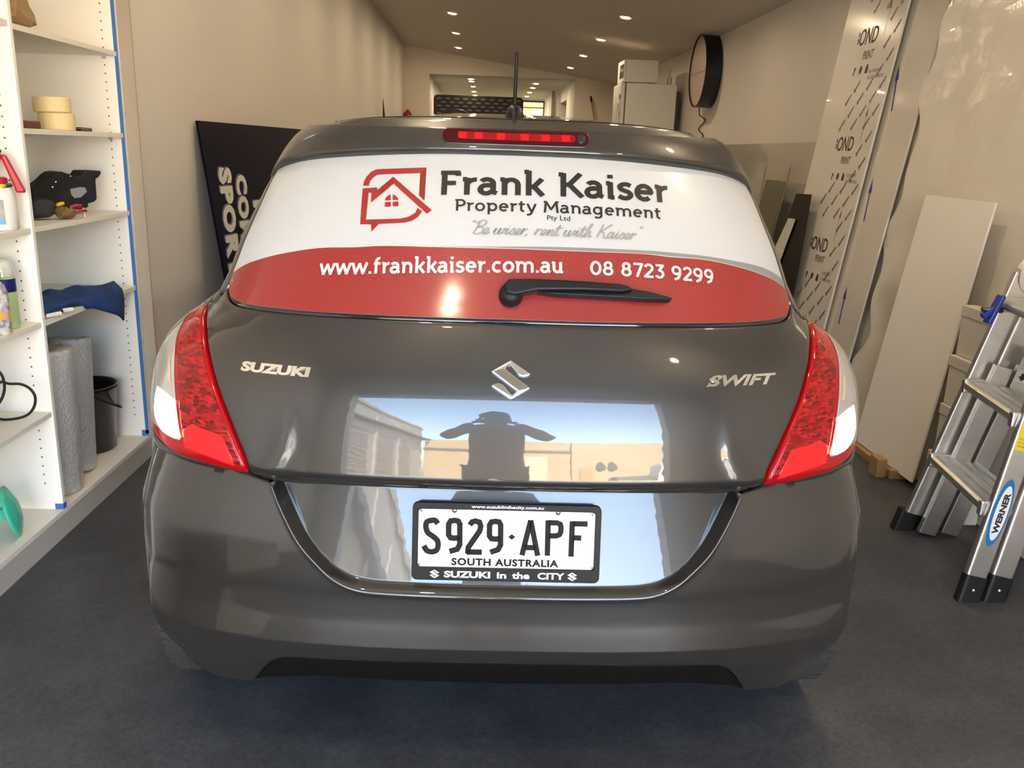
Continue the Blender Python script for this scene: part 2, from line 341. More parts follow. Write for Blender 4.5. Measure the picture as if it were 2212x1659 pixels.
# ------------------------------------------------------------------ the car's skin
def pchip(xs,ys):
    xs=np.array(xs,float);ys=np.array(ys,float);h=np.diff(xs);d=np.diff(ys)/h;n=len(xs);m=np.zeros(n)
    for i in range(1,n-1):
        if d[i-1]*d[i]>0:
            w1=2*h[i]+h[i-1];w2=h[i]+2*h[i-1];m[i]=(w1+w2)/(w1/d[i-1]+w2/d[i])
    m[0]=d[0];m[-1]=d[-1]
    def f(x):
        x=np.asarray(x,float);xc=np.clip(x,xs[0],xs[-1]);i=np.clip(np.searchsorted(xs,xc,side='right')-1,0,n-2)
        t=(xc-xs[i])/h[i]
        return (2*t**3-3*t**2+1)*ys[i]+(t**3-2*t**2+t)*h[i]*m[i]+(-2*t**3+3*t**2)*ys[i+1]+(t**3-t**2)*h[i]*m[i+1]
    return f
def piecewise(segs):
    fs=[(a[-1],pchip(a,b)) for a,b in segs]
    def f(z):
        z=np.asarray(z,float);r=fs[-1][1](z)
        for e,g in reversed(fs[:-1]): r=np.where(z<=e,g(z),r)
        return r
    return f
# centre profile of the back of the car: forward distance over height
YC=piecewise([([.15,.18,.20,.24,.28,.318,.365],[.10,.082,.074,.056,.034,.014,-.006]),
 ([.365,.40,.43,.47,.50,.56,.62,.67,.7175],[-.006,-.0015,.0025,.0035,.001,.004,.014,.027,.045]),
 ([.7175,.722,.730,.738,.744],[.040,.032,.0235,.0185,.0168]),([.744,.78,.85,.90,.95,1.0,1.04,1.065],[.0168,.0242,.0405,.057,.079,.106,.130,.147]),
 ([1.065,1.12,1.2,1.3,1.385,1.41,1.445],[.147,.182,.234,.300,.356,.370,.392])])
DZ=pchip([.2,.6,.95,1.03,1.08,1.2,1.445],[.36,.36,.36,.36,.33,.33,.36])
PZ=pchip([.15,.30,.45,.65,1.0,1.1,1.445],[3.3,3.0,2.7,2.5,2.5,2.4,2.2])
WK=[.16,.22,.26,.30,.365,.43,.50,.58,.65,.72,.80,.88,.95,1.0,1.03,1.06,1.085,1.12,1.18,1.245,1.30,1.34,1.389,1.412,1.43,1.445]
WV=[.795,.825,.848,.862,.872,.874,.868,.869,.856,.839,.838,.833,.812,.770,.729,.700,.684,.675,.661,.638,.618,.599,.570,.549,.520,.496]
WZ=pchip(WK,WV)
NA=64
AA=np.linspace(0,np.pi/2,NA)
def section(z,Wf=None):
    """arrays of x,Y,arc length along the half section at heights z (n,)"""
    z=np.atleast_1d(z); W=(Wf or WZ)(z)[:,None]; D=DZ(z)[:,None]; p=PZ(z)[:,None]
    x=W*np.sin(AA)**(2/p); y=YC(z)[:,None]+D*(1-np.cos(AA)**(2/p))
    s=np.concatenate([np.zeros((len(z),1)),np.cumsum(np.hypot(np.diff(x),np.diff(y)),1)],1)
    return x,y,s
def skin(s,z,Wf=None):
    """point on the body skin; s runs round the back from the centre line (+ right), straight on along the flank"""
    s=np.asarray(s,float);z=np.asarray(z,float)*np.ones_like(s);sh=s.shape;s=s.ravel();z=z.ravel()
    x,y,S=section(z,Wf);a=np.abs(s);n=len(s);r=np.arange(n)
    i=np.clip((S<=a[:,None]).sum(1)-1,0,NA-2);t=(a-S[r,i])/np.maximum(S[r,i+1]-S[r,i],1e-9);t=np.minimum(t,1)
    X=x[r,i]*(1-t)+x[r,i+1]*t;Y=y[r,i]*(1-t)+y[r,i+1]*t+np.maximum(a-S[:,-1],0)
    return np.stack([X*np.sign(s),Y,z],-1).reshape(sh+(3,))
# dished recess round the number plate, cut into the bumper
REC = cr([(.515, .722), (.4745, .648), (.4385, .590), (.398, .546), (.368, .5185), (.330, .4985), (.285, .4895), (.19, .4875), (.09, .487), (0, .487)], 6)
REC = np.array([(-a, b) for a, b in REC]+[(a, b) for a, b in REC[::-1][1:]])
def inside(poly, s, z):
    poly = np.asarray(poly); r = np.zeros(len(s), bool); x0, y0 = poly[:, 0], poly[:, 1]; x1, y1 = np.roll(x0, -1), np.roll(y0, -1)
    for a, b, c, d in zip(x0, y0, x1, y1):
        if b == d: continue
        k = ((b > z) != (d > z)) & (s < (c-a)*(z-b)/(d-b)+a); r ^= k
    return r
def dist(poly, s, z, closed=True):
    P = np.asarray(poly, float); Q = np.roll(P, -1, 0) if closed else P[1:]; P = P if closed else P[:-1]
    pt = np.stack([s, z], 1); best = np.full(len(s), 1e9)
    for a, b in zip(P, Q):
        d = b-a; L = d@d
        if L < 1e-14: continue
        t = np.clip((pt-a)@d/L, 0, 1); best = np.minimum(best, np.hypot(*(pt-a-t[:, None]*d).T))
    return best
def sstep(a, b, x): t = np.clip((x-a)/(b-a), 0, 1); return t*t*(3-2*t)
def rec_push(s, z):
    """how far the plate recess sinks behind the bumper's skin"""
    poly = np.vstack([REC, [(.55, .80), (-.55, .80)]]); d = dist(REC, s, z, False); ins = inside(poly, s, z); sd = np.where(ins, d, -d)
    tgt = .018+.36*(z-.495)+.05*sstep(.30, .52, np.abs(s))*sstep(.5, .7, z)*0; depth = np.maximum(tgt-YC(z), .012)
    w_ = .007+.014*(1-sstep(.49, .56, z)); return depth*sstep(0, w_, sd)-.0022*np.exp(-((sd+.002)/.0045)**2)
def gate_push(s, z):
    """soft hollow in the lower part of the tailgate, beside the two rising creases"""
    line = np.array([(.515, .712), (.470, .80), (.463, .90)]); line2 = line*[-1, 1]
    d = np.minimum(dist(line, s, z, False), dist(line2, s, z, False)); f = 1-sstep(.76, .92, z)
    return -.006*f*np.exp(-(d/.022)**2)
def S(s, z, push=None):
    p = skin(s, z)
    if push is not None: p[:, 1] += push(s, z)
    return p
def normal(s, z, push=None, h=.0025):
    n = np.cross(S(s+h, z, push)-S(s-h, z, push), S(s, z+h, push)-S(s, z-h, push)); return n/np.linalg.norm(n, axis=1)[:, None]
def densify(poly, step):
    out = []; n = len(poly)
    for i in range(n):
        a, b = np.array(poly[i]), np.array(poly[(i+1) % n]); k = max(1, int(math.ceil(np.hypot(*(b-a))/step)))
        out += [tuple(a+(b-a)*j/k) for j in range(k)]
    return out
def area2(p): p = np.asarray(p); return (p[:, 0]*np.roll(p[:, 1], -1)-np.roll(p[:, 0], -1)*p[:, 1]).sum()
def patch(name, poly, off, m, parent, grid=.012, skirt=.008, er=.005, push=None, extra=None, offf=None, lip=.0035):
    """one panel: a polygon on the car's skin (s, z), lifted by off, rolled in at its edge and given a return flange"""
    if area2(poly) < 0: poly = poly[::-1]
    bp = np.array(densify(poly, grid)); n = len(bp)
    t = np.roll(bp, -1, 0)-np.roll(bp, 1, 0); t /= np.maximum(np.hypot(t[:, 0], t[:, 1]), 1e-9)[:, None]; inn = np.stack([-t[:, 1], t[:, 0]], 1)
    pts = [bp]
    for q in (.35, 1.0):
        r = bp+inn*er*q; ok = inside(bp, r[:, 0], r[:, 1]) & (dist(bp, r[:, 0], r[:, 1]) > er*q*.8); pts.append(r[ok])
    a0, b0 = bp.min(0), bp.max(0)
    gs, gz = np.meshgrid(np.arange(a0[0]+grid/2, b0[0], grid), np.arange(a0[1]+grid/2, b0[1], grid)); gs[::2] += grid/2
    G = np.stack([gs.ravel(), gz.ravel()], 1)
    if extra is not None:
        E = np.array(extra); d = np.full(len(G), 9.)
        for i in range(0, len(E), 400): d = np.minimum(d, np.sqrt(((G[:, None]-E[None, i:i+400])**2).sum(-1)).min(1))
        G = np.vstack([G[d > grid*.45], E])
    ok = inside(bp, G[:, 0], G[:, 1]); G = G[ok]; G = G[dist(bp, G[:, 0], G[:, 1]) > er+grid*.35]; pts.append(G)
    A = np.vstack(pts)
    V, Ed, F, *_ = delaunay_2d_cdt([Vector(p) for p in A], [(i, (i+1) % n) for i in range(n)], [], 1, 1e-7)
    V = np.array([tuple(v) for v in V]); d = dist(bp, V[:, 0], V[:, 1]); N = normal(V[:, 0], V[:, 1], push)
    o = off if offf is None else offf(V[:, 0], V[:, 1])
    k = np.clip(1-d/er, 0, 1) if er > 0 else 0*d
    P3 = S(V[:, 0], V[:, 1], push)+N*(o-lip*k*k)[:, None] if er > 0 else S(V[:, 0], V[:, 1], push)+N*(o+0*d)[:, None]
    vs = [tuple(p) for p in P3]; fs = [tuple(f) for f in F]; nv = len(vs)
    bi = np.argmin(((V[None, :, :]-bp[:, None, :])**2).sum(-1), 1) if n*len(V) < 3e7 else np.array([np.argmin(((V-b)**2).sum(-1)) for b in bp])
    if skirt:
        for j in range(n): vs.append(tuple(P3[bi[j]]-N[bi[j]]*skirt))
        for j in range(n):
            a, b = bi[j], bi[(j+1) % n]
            if a != b: fs.append((b, a, nv+j, nv+(j+1) % n))
    me = bpy.data.meshes.new(name); me.from_pydata(vs, [], fs); me.materials.append(m)
    me.polygons.foreach_set('use_smooth', [True]*len(me.polygons)); me.update()
    uv = me.uv_layers.new(name='UVMap'); li = np.array([l.vertex_index for l in me.loops]); VV = np.vstack([V, bp]) if skirt else V
    uv.data.foreach_set('uv', VV[li].astype(np.float32).ravel())
    if er > 0:
        vn = np.array([tuple(v.normal) for v in me.vertices]); full = np.vstack([N, vn[nv:]]); w_ = np.concatenate([sstep(er*.6, er*1.6, d), np.zeros(len(vs)-nv)])[:, None]
        full = vn*(1-w_)+full*w_
    else: full = np.vstack([N, np.array([tuple(v.normal) for v in me.vertices])[nv:]])
    full /= np.maximum(np.linalg.norm(full, axis=1), 1e-9)[:, None]
    me.normals_split_custom_set_from_vertices([tuple(v) for v in full])
    return link(bpy.data.objects.new(name, me), parent)
def mir(L): return [(-a, b) for a, b in L]
def sym(half):
    """a whole outline from its right half, listed from the centre line round to the centre line"""
    return list(half)+[(-a, b) for a, b in half[::-1] if abs(a) > 1e-9]
def on_skin(VF, off, push=None):
    """flat lettering or a flat mark wrapped on the skin"""
    V, F = VF; V = np.asarray(V, float); N = normal(V[:, 0], V[:, 1], push); return [tuple(p) for p in S(V[:, 0], V[:, 1], push)+N*off], F
def along(VF, base, h):
    """the line of lettering bent along a base through three points (s, z); h is the capital height"""
    V, F = VF; (s0, z0), (s1, z1), (s2, z2) = base; t = (s1-s0)/(s2-s0); x = V[:, 0]; s = s0+(s2-s0)*x
    l0 = (x-t)*(x-1)/(t); l1 = x*(x-1)/(t*(t-1)); l2 = x*(x-t)/(1-t); zc = l0*z0+l1*z1+l2*z2
    return np.stack([s, zc+h*V[:, 1]], 1), F
def relief(name, poly, off, thick, m, parent, bevel=0, push=None):
    """a raised mark: outline in (s, z) standing off the skin, with sides"""
    p = np.array(poly); p = p if area2(p) > 0 else p[::-1]; N = normal(p[:, 0], p[:, 1], push); B = S(p[:, 0], p[:, 1], push); n = len(p)
    vs = [tuple(q) for q in B+N*off]+[tuple(q) for q in B+N*(off+thick)]
    fs = [tuple(range(n, 2*n))]+[(i, (i+1) % n, n+(i+1) % n, n+i) for i in range(n)]
    return obj(name, (vs, fs), m, parent, bevel=bevel)
def raised(name, VF, off, thick, m, parent, bevel=0):
    """lettering standing off the skin: top faces and their side walls"""
    V, F = VF; V = np.asarray(V, float); N = normal(V[:, 0], V[:, 1]); B = S(V[:, 0], V[:, 1]); n = len(V)
    vs = [tuple(q) for q in B+N*(off+thick)]+[tuple(q) for q in B+N*off]; cnt = {}
    for f in F:
        for a, b in zip(f, f[1:]+f[:1]): cnt[(a, b)] = 1
    fs = [tuple(f) for f in F]+[(b, a, a+n, b+n) for (a, b) in cnt if (b, a) not in cnt]
    return obj(name, (vs, fs), m, parent, bevel=bevel)
# ------------------------------------------------------------------ the car
paint = mat('grey_car_paint', (.043, .039, .034), .34, .5, coat=1.0, coat_r=.018, coat_ior=1.53)
rubber = mat('black_rubber', (.012, .012, .012), .6); plastic = mat('black_plastic', (.016, .016, .017), .38); gap = mat('dark_gap', (.004, .004, .004), .8)
chrome = mat('chrome', (.88, .86, .82), .12, 1.0); darkglass = mat('dark_glass', (.008, .009, .010), .04, coat=1, coat_r=.01)
redlens = mat('red_lens', (.34, .003, .005), .16, spec=.25, coat=.45, coat_r=.02)
CAR = thing('car', 'dark grey hatchback with a white and red printed rear window, parked nose-in', 'car', (.076, 1.6195, 0), math.radians(-1.178))

# outlines on the skin, right half
SEAM = [(0, .7125), (.19, .7115), (.398, .7085), (.44, .7055), (.475, .7058), (.515, .7105), (.552, .7190)]          # tailgate above, bumper below
LB = cr([(.552, .7190), (.60, .7215), (.66, .7285), (.73, .7345), (.79, .7445), (.84, .756), (.885, .772)], 5)         # under the lamp
LI = cr([(.553, .7200), (.5605, .7545), (.579, .7907), (.606, .8414), (.632, .8867), (.6605, .9360), (.684, .9711), (.712, 1.0015), (.756, 1.0225), (.806, 1.0320)], 5)   # lamp's inner edge
LO = cr([(.806, 1.0320), (.850, 1.022), (.885, .985), (.905, .93), (.91, .87), (.905, .815), (.885, .772)], 5)
def ins(poly, g):
    p = np.array(poly, float); p = p if area2(p) > 0 else p[::-1]; t = np.roll(p, -1, 0)-np.roll(p, 1, 0); t /= np.maximum(np.hypot(t[:, 0], t[:, 1]), 1e-9)[:, None]
    return [tuple(q) for q in p+np.stack([-t[:, 1], t[:, 0]], 1)*g]
FILM_TOP = [(0, 1.390), (.147, 1.389), (.267, 1.3843), (.397, 1.375), (.4975, 1.3655), (.575, 1.3535), (.6525, 1.335)]
FILM_SIDE = [(.6525, 1.335), (.661, 1.27), (.674, 1.208), (.692, 1.137), (.704, 1.102)]
FILM_COR = cr([(.704, 1.102), (.7045, 1.087), (.690, 1.0735), (.6655, 1.061), (.634, 1.0555), (.585, 1.054)], 4)
FILM_BOT = [(.585, 1.054), (.48, 1.0545), (.31, 1.0566), (.2, 1.0572), (0, 1.058)]
FILM = cr(FILM_TOP, 4)+FILM_SIDE[1:-1]+FILM_COR+FILM_BOT[1:]

# black shell behind the panels, seen only through the shut lines
zz = np.concatenate([np.linspace(.215, .70, 22), np.linspace(.725, 1.44, 34)]); ss = np.linspace(-.98, .98, 81)
gs, gz = np.meshgrid(ss, zz); P3 = skin(gs.ravel(), gz.ravel())-normal(gs.ravel(), gz.ravel())*.022
P3[:, 1] += np.where(inside(np.vstack([REC, [(.55, .8), (-.55, .8)]]), gs.ravel(), gz.ravel()), .10, 0)
nw = len(ss); obj('inner_shell', ([tuple(p) for p in P3], [(j*nw+i, j*nw+i+1, (j+1)*nw+i+1, (j+1)*nw+i) for j in range(len(zz)-1) for i in range(nw-1) if not (abs(ss[i]+ss[i+1])/2 > .79 and zz[j] < .66)]), gap, CAR)

# rear bumper
ARC = (1.17, .30, .335)
arch = [(ARC[0]+ARC[2]*math.cos(math.radians(a)), ARC[1]+ARC[2]*math.sin(math.radians(a))) for a in range(0, 181, 6)]
DIF = cr([(0, .3200), (.19, .3185), (.40, .3140), (.455, .3110), (.485, .3060), (.513, .287), (.545, .243), (.575, .1945)], 4)
BOT = cr([(.575, .1925), (.637, .183), (.70, .1690), (.765, .170), (.805, .195)], 4)
cutb = [p for p in arch[::-1] if p[0] < .915 and p[1] > .30]
bump = [(0, .3200)]+DIF[1:]+BOT[1:]+cutb+[(.888, .60), (.876, .70), (.880, .766)]+[(a, b-.004) for a, b in LB[::-1][1:]]+[(a, b-.0045) for a, b in SEAM[::-1]]
rq = []; arcl = np.concatenate([[0], np.cumsum(np.hypot(*np.diff(REC, axis=0).T))]); RD = np.stack([np.interp(np.arange(0, arcl[-1], .006), arcl, REC[:, k]) for k in (0, 1)], 1)
for d_ in (-.014, -.009, -.006, -.003, -.001, .001, .003, .006, .009, .012, .015, .018, .022, .027):
    t = np.gradient(RD, axis=0); t /= np.hypot(t[:, 0], t[:, 1])[:, None]; rq.append(RD+np.stack([-t[:, 1], t[:, 0]], 1)*d_)
rq = np.vstack(rq); rq = rq[rq[:, 1] < .70]
cre = np.array([(s_, z_) for z_ in (.355, .360, .3625, .365, .3675, .370, .375) for s_ in np.arange(-.93, .93, .009)])
cre[:, 1] -= .008*sstep(.3, .8, np.abs(cre[:, 0]))
patch('rear_bumper', sym(bump), .0, paint, CAR, grid=.0115, push=rec_push, extra=np.vstack([rq, cre]), skirt=.012)
lo = [(0, .2360), (.19, .2395), (.41, .2405), (.5374, .2147), (.575, .1935)]
dif = mat('diffuser_black', (.006, .0056, .005), .7, spec=.12, bump=(90, .25))
patch('bumper_diffuser', sym([(a, b) for a, b in lo]+[(a, b-.001) for a, b in DIF[::-1]]), -.004, dif, CAR, grid=.02, skirt=.02)

# tailgate
gb = cr([(.806, 1.036), (.775, 1.0375), (.745, 1.0445), (.722, 1.058), (.7095, 1.076)], 4)
gtop = [(a*1.012+.001, b-.0075) for a, b in FILM_COR if b < 1.085]
gate = [(a, b+.002) for a, b in SEAM]+[(a-.0045, b+.002) for a, b in LI[1:-1]]+gb+gtop+[(a, b-.0075) for a, b in FILM_BOT[1:]]
patch('tailgate', sym(gate), 0, paint, CAR, grid=.0125, skirt=.014, push=gate_push, extra=np.array([(s_, z_) for z_ in (.719, .723, .727, .731, .735, .740, .745, .750, .756) for s_ in np.arange(-.56, .56, .0125)]))

# rear window, its printed film and everything printed on it
wp = ins(sym(FILM), -.007)
win = patch('rear_window', wp, -.002, darkglass, CAR, grid=.03, skirt=.012, er=.004)
fm = bpy.data.materials.new('perforated_film'); fm.use_nodes = True; MATS['perforated_film'] = fm
def film_mat(m, colour_nodes):
    n = m.node_tree.nodes; l = m.node_tree.links; p = n['Principled BSDF']; p.inputs['Roughness'].default_value = .42; p.inputs['Specular IOR Level'].default_value = .5
    p.inputs['Coat Weight'].default_value = .55; p.inputs['Coat Roughness'].default_value = .13
    u = n.new('ShaderNodeUVMap'); u.uv_map = 'UVMap'; sx = n.new('ShaderNodeSeparateXYZ'); l.new(u.outputs[0], sx.inputs[0])
    def mt(op, a, b=None):
        q = n.new('ShaderNodeMath'); q.operation = op
        for i, v in enumerate((a, b)):
            if v is None: continue
            if isinstance(v, (int, float)): q.inputs[i].default_value = v
            else: l.new(v, q.inputs[i])
        return q.outputs[0]
    U, V = sx.outputs[0], sx.outputs[1]; k = 2*PI
    a = mt('COSINE', mt('MULTIPLY', U, k/.0052)); b = mt('COSINE', mt('MULTIPLY', V, k/.0088)); dots = mt('GREATER_THAN', mt('MULTIPLY', a, b), .42)
    mx = n.new('ShaderNodeMixRGB'); mx.blend_type = 'MULTIPLY'; l.new(mt('MULTIPLY', dots, .38), mx.inputs[0]); mx.inputs[2].default_value = (.62, .60, .58, 1)
    l.new(colour_nodes(n, l, U, V, mt), mx.inputs[1]); l.new(mx.outputs[0], p.inputs['Base Color'])
WHT, RED, GRY, INK = (.48, .485, .48), (.255, .016, .015), (.21, .21, .207), (.013, .012, .010)
def plain(col): return lambda n, l, U, V, mt: (lambda q: (setattr(q.outputs[0], 'default_value', (*col, 1)), q.outputs[0])[1])(n.new('ShaderNodeRGB'))
film_mat(fm, plain(WHT)); filmred = bpy.data.materials.new('film_red'); filmred.use_nodes = True; film_mat(filmred, plain(RED))
filmgrey = bpy.data.materials.new('film_grey'); filmgrey.use_nodes = True; film_mat(filmgrey, plain(GRY))
filmink = mat('film_ink', INK, .45); filmlg = mat('film_light_grey_ink', (.27, .27, .26), .45); filmlogo = mat('film_logo_red', (.26, .019, .017), .45); filmlogod = mat('film_logo_dark_red', (.19, .013, .012), .45)
film = patch('window_film', sym(FILM), .0005, fm, CAR, grid=.02, skirt=.001, er=0); film['label'] = 'white and red perforated advertising film on the rear window'
RW = cr([(0, 1.1950), (.14, 1.1935), (.274, 1.1912), (.346, 1.185), (.434, 1.1785), (.525, 1.1615), (.59, 1.145), (.645, 1.128), (.704, 1.1035)], 4)
rw = RW[:-1]+[(.7035, 1.1030)]+FILM_COR[1:]+FILM_BOT[1:]
patch('red_band', sym(rw), .0012, filmred, film, grid=.02, skirt=.001, er=0)
gl = [(-.23, 1.1905), (-.11, 1.1955), (0, 1.1965), (.14, 1.1950), (.274, 1.1925), (.346, 1.187), (.434, 1.180), (.525, 1.163), (.59, 1.1465), (.645, 1.1295), (.699, 1.106)]
gu = [(-.11, 1.1965), (.09, 1.2014), (.274, 1.1985), (.352, 1.1938), (.441, 1.1858), (.547, 1.1695), (.616, 1.1545), (.6965, 1.1265)]
patch('grey_stripe', cr(gl, 3)+cr(gu, 3)[::-1], .0013, filmgrey, film, grid=.02, skirt=0, er=0)
def cover(VF, name, m, off=.0021): return obj(name, on_skin(VF, off), m, film, smooth=True)
def mark(name, poly, m, off): return patch(name, poly, off, m, film, grid=.02, skirt=0, er=0)
VFk, Fk = pen_text('Frank Kaiser', SLAB, .130); kx_ = VFk[:, 0]; base_ = [(-.1655, 1.2995), (.112, 1.3045), (.351, 1.2965)]; Vk_ = along((VFk, Fk), base_, .0495)[0]; sp_ = list(PEN_SPANS)
for n0_, n1_ in zip(sp_[:-1], sp_[1:]):
    if n1_ > n0_: cover((Vk_[n0_:n1_], [tuple(i-n0_ for i in f) for f in Fk if n0_ <= f[0] < n1_]), 'letter', filmink)
cover(along(pen_text('Property Management', SLAB, .106, .012), [(-.131, 1.2676), (.0945, 1.2700), (.329, 1.2625)], .0240), 'lettering_trade', filmink)
cover(along(type_text('Pty Ltd', .006), [(.0706, 1.2553), (.095, 1.2552), (.1215, 1.2545)], .0098), 'lettering_small', filmink)
cover(along(pen_text('"Be wiser, rent with Kaiser"', SCRIPT, .082, .0, .38, True), [(-.092, 1.2225), (.0492, 1.2240), (.287, 1.2185)], .0245), 'lettering_slogan', filmlg)
filmtxt = mat('film_white_ink', (.50, .497, .485), .42)
cover(along(pen_text('www.frankkaiser.com.au', SLAB, .122), [(-.425, 1.1250), (-.1573, 1.1425), (.1055, 1.1495)], .0305), 'lettering_web', filmtxt, .0024)
cover(along(pen_text('08 8723 9299', SLAB, .122), [(.1640, 1.1475), (.3032, 1.1430), (.4485, 1.1310)], .0272), 'lettering_phone', filmtxt, .0024)
LOGO_A = [(-.3438, 1.3062), (-.3095, 1.3096), (-.3088, 1.3037), (-.2736, 1.3336), (-.1815, 1.2674), (-.192, 1.2596), (-.2715, 1.3192), (-.3205, 1.2772), (-.3218, 1.2976), (-.3285, 1.298), (-.3285, 1.2416), (-.2499, 1.2472), (-.2312, 1.2521), (-.2179, 1.2606), (-.2134, 1.2703), (-.2027, 1.2643), (-.2105, 1.2529), (-.2237, 1.2438), (-.2406, 1.2393), (-.298, 1.2344), (-.313, 1.2179), (-.3157, 1.2326), (-.3408, 1.2314)]
LOGO_B = [(-.3434, 1.3115), (-.3428, 1.3204), (-.3385, 1.3305), (-.3286, 1.3416), (-.3179, 1.3473), (-.3031, 1.3492), (-.1991, 1.3561), (-.1989, 1.2863), (-.2118, 1.2967), (-.2124, 1.3438), (-.3017, 1.3379), (-.3127, 1.3365), (-.3215, 1.3312), (-.3279, 1.3227), (-.3296, 1.3127)]
LOGO_W = [[(-.2885, 1.2834), (-.2878, 1.2873), (-.2856, 1.2906), (-.2817, 1.294), (-.2765, 1.2962), (-.2753, 1.2839)], [(-.2718, 1.2964), (-.2663, 1.295), (-.2618, 1.2919), (-.2586, 1.2885), (-.2573, 1.2853), (-.2708, 1.2848)],
          [(-.2881, 1.2795), (-.275, 1.2807), (-.2741, 1.2711), (-.2872, 1.2699)], [(-.2704, 1.2809), (-.2574, 1.2821), (-.2566, 1.2725), (-.2696, 1.2719)]]
mark('house_logo', LOGO_A, filmlogo, .0021); mark('house_logo', LOGO_B, filmlogo, .0021)
for q in LOGO_W: mark('logo_window', q, filmlogo, .0021)
mark('logo_fold', [(-.2736, 1.3336), (-.2715, 1.3192), (-.2985, 1.2958), (-.3000, 1.3112)], filmlogod, .0024)
mark('logo_fold', [(-.1991, 1.3561), (-.1989, 1.2863), (-.2118, 1.2967), (-.2124, 1.3438)], filmlogod, .0024)

# tail lamps
amber = mat('amber_lens', (.55, .38, .22), .2, coat=1); silver = mat('lamp_silver', (.50, .47, .43), .22, .35, coat=1, coat_r=.02, noise=(25, .9, (.40, .37, .33)))
facet = bpy.data.materials.new('faceted_red'); facet.use_nodes = True
fn, fl = facet.node_tree.nodes, facet.node_tree.links; fp = fn['Principled BSDF']; fp.inputs['Roughness'].default_value = .12; fp.inputs['Coat Weight'].default_value = .4; fp.inputs['Specular IOR Level'].default_value = .2
tcn = fn.new('ShaderNodeTexCoord'); mp = fn.new('ShaderNodeMapping'); mp.inputs['Scale'].default_value = (70, 70, 190); fl.new(tcn.outputs['Object'], mp.inputs[0])
vo = fn.new('ShaderNodeTexVoronoi'); vo.inputs['Scale'].default_value = 1; fl.new(mp.outputs[0], vo.inputs['Vector']); rp = fn.new('ShaderNodeValToRGB')
rp.color_ramp.elements[0].color = (.11, .0015, .002, 1); rp.color_ramp.elements[0].position = .15; rp.color_ramp.elements[1].color = (.42, .010, .010, 1); rp.color_ramp.elements[1].position = .9
fl.new(vo.outputs['Color'], rp.inputs[0]); fl.new(rp.outputs[0], fp.inputs['Base Color']); bpn = fn.new('ShaderNodeBump'); bpn.inputs['Strength'].default_value = .5; bpn.inputs['Distance'].default_value = .004
fl.new(vo.outputs['Distance'], bpn.inputs['Height']); fl.new(bpn.outputs[0], fp.inputs['Normal'])
brightred = mat('reflector_red_glow', (.62, .004, .006), .3, spec=.2, coat=.35, coat_r=.03, emit=(1, .01, .01), es=.12, noise=(150, .6, (.62, .012, .015)))  # the reflector's brightness is put in as a faint red emission
lit = mat('reversing_lamp_lit', (1, .9, .75), .4, emit=(1, .80, .52), es=5)
for sg in (1, -1):
    F_ = (lambda L: L) if sg > 0 else mir
    lamp = LI+LO[1:]+LB[::-1][1:-1]
    tl = patch('tail_lamp', F_(ins(lamp, .0015)), .004, redlens, CAR, grid=.014, skirt=.018, er=.008, lip=.006)
    q = [(.7250, .7730), (.7325, .8034), (.7395, .8313), (.7475, .8606), (.758, .8983), (.7765, .9445), (.800, .9764), (.826, 1.005)]
    inner = cr([(.565, .745), (.590, .795), (.615, .8414), (.640, .8867), (.668, .9360), (.692, .9711), (.722, .9985)], 4)+cr([(.765, 1.0), (.770, .96), (.752, .92), (.739, .87), (.729, .82)], 4)+[(.716, .765), (.60, .742)]
    patch('reflector_bowl', F_(inner), .0052, facet, tl, grid=.014, skirt=0, er=.003, lip=.001)
    low = [(.578, .7420), (.60, .7440), (.713, .7600), (.7175, .795), (.690, .812), (.66, .805), (.612, .800)]
    patch('brake_reflector', F_(low), .0062, brightred, tl, grid=.014, skirt=0, er=.003, lip=.001)
    o = cr([(.826, 1.005), (.862, .985), (.882, .945), (.890, .88), (.882, .82), (.858, .785)], 4)
    clear = cr(q, 3)+o[1:]+[(.8116, .7800), (.7799, .7725), (.7494, .7695), (.7320, .7700)]
    patch('clear_lens', F_(clear), .0058, silver, tl, grid=.014, skirt=0, er=.003, lip=.001)
    patch('amber_strip', F_([(.765, .885), (.778, .885), (.795, .930), (.784, .932)]), .0066, amber, tl, grid=.014, skirt=0, er=0)
    rl = cr([(.7265, .7765), (.7385, .819), (.7458, .8512)], 3)+cr([(.7458, .8512), (.79, .862), (.826, .865)], 3)[1:]+cr([(.826, .865), (.836, .83), (.829, .80), (.795, .779), (.7494, .7725), (.7265, .7765)], 3)[1:-1]
    patch('reversing_lamp', F_(rl), .0068, lit, tl, grid=.014, skirt=0, er=.003, lip=.001)

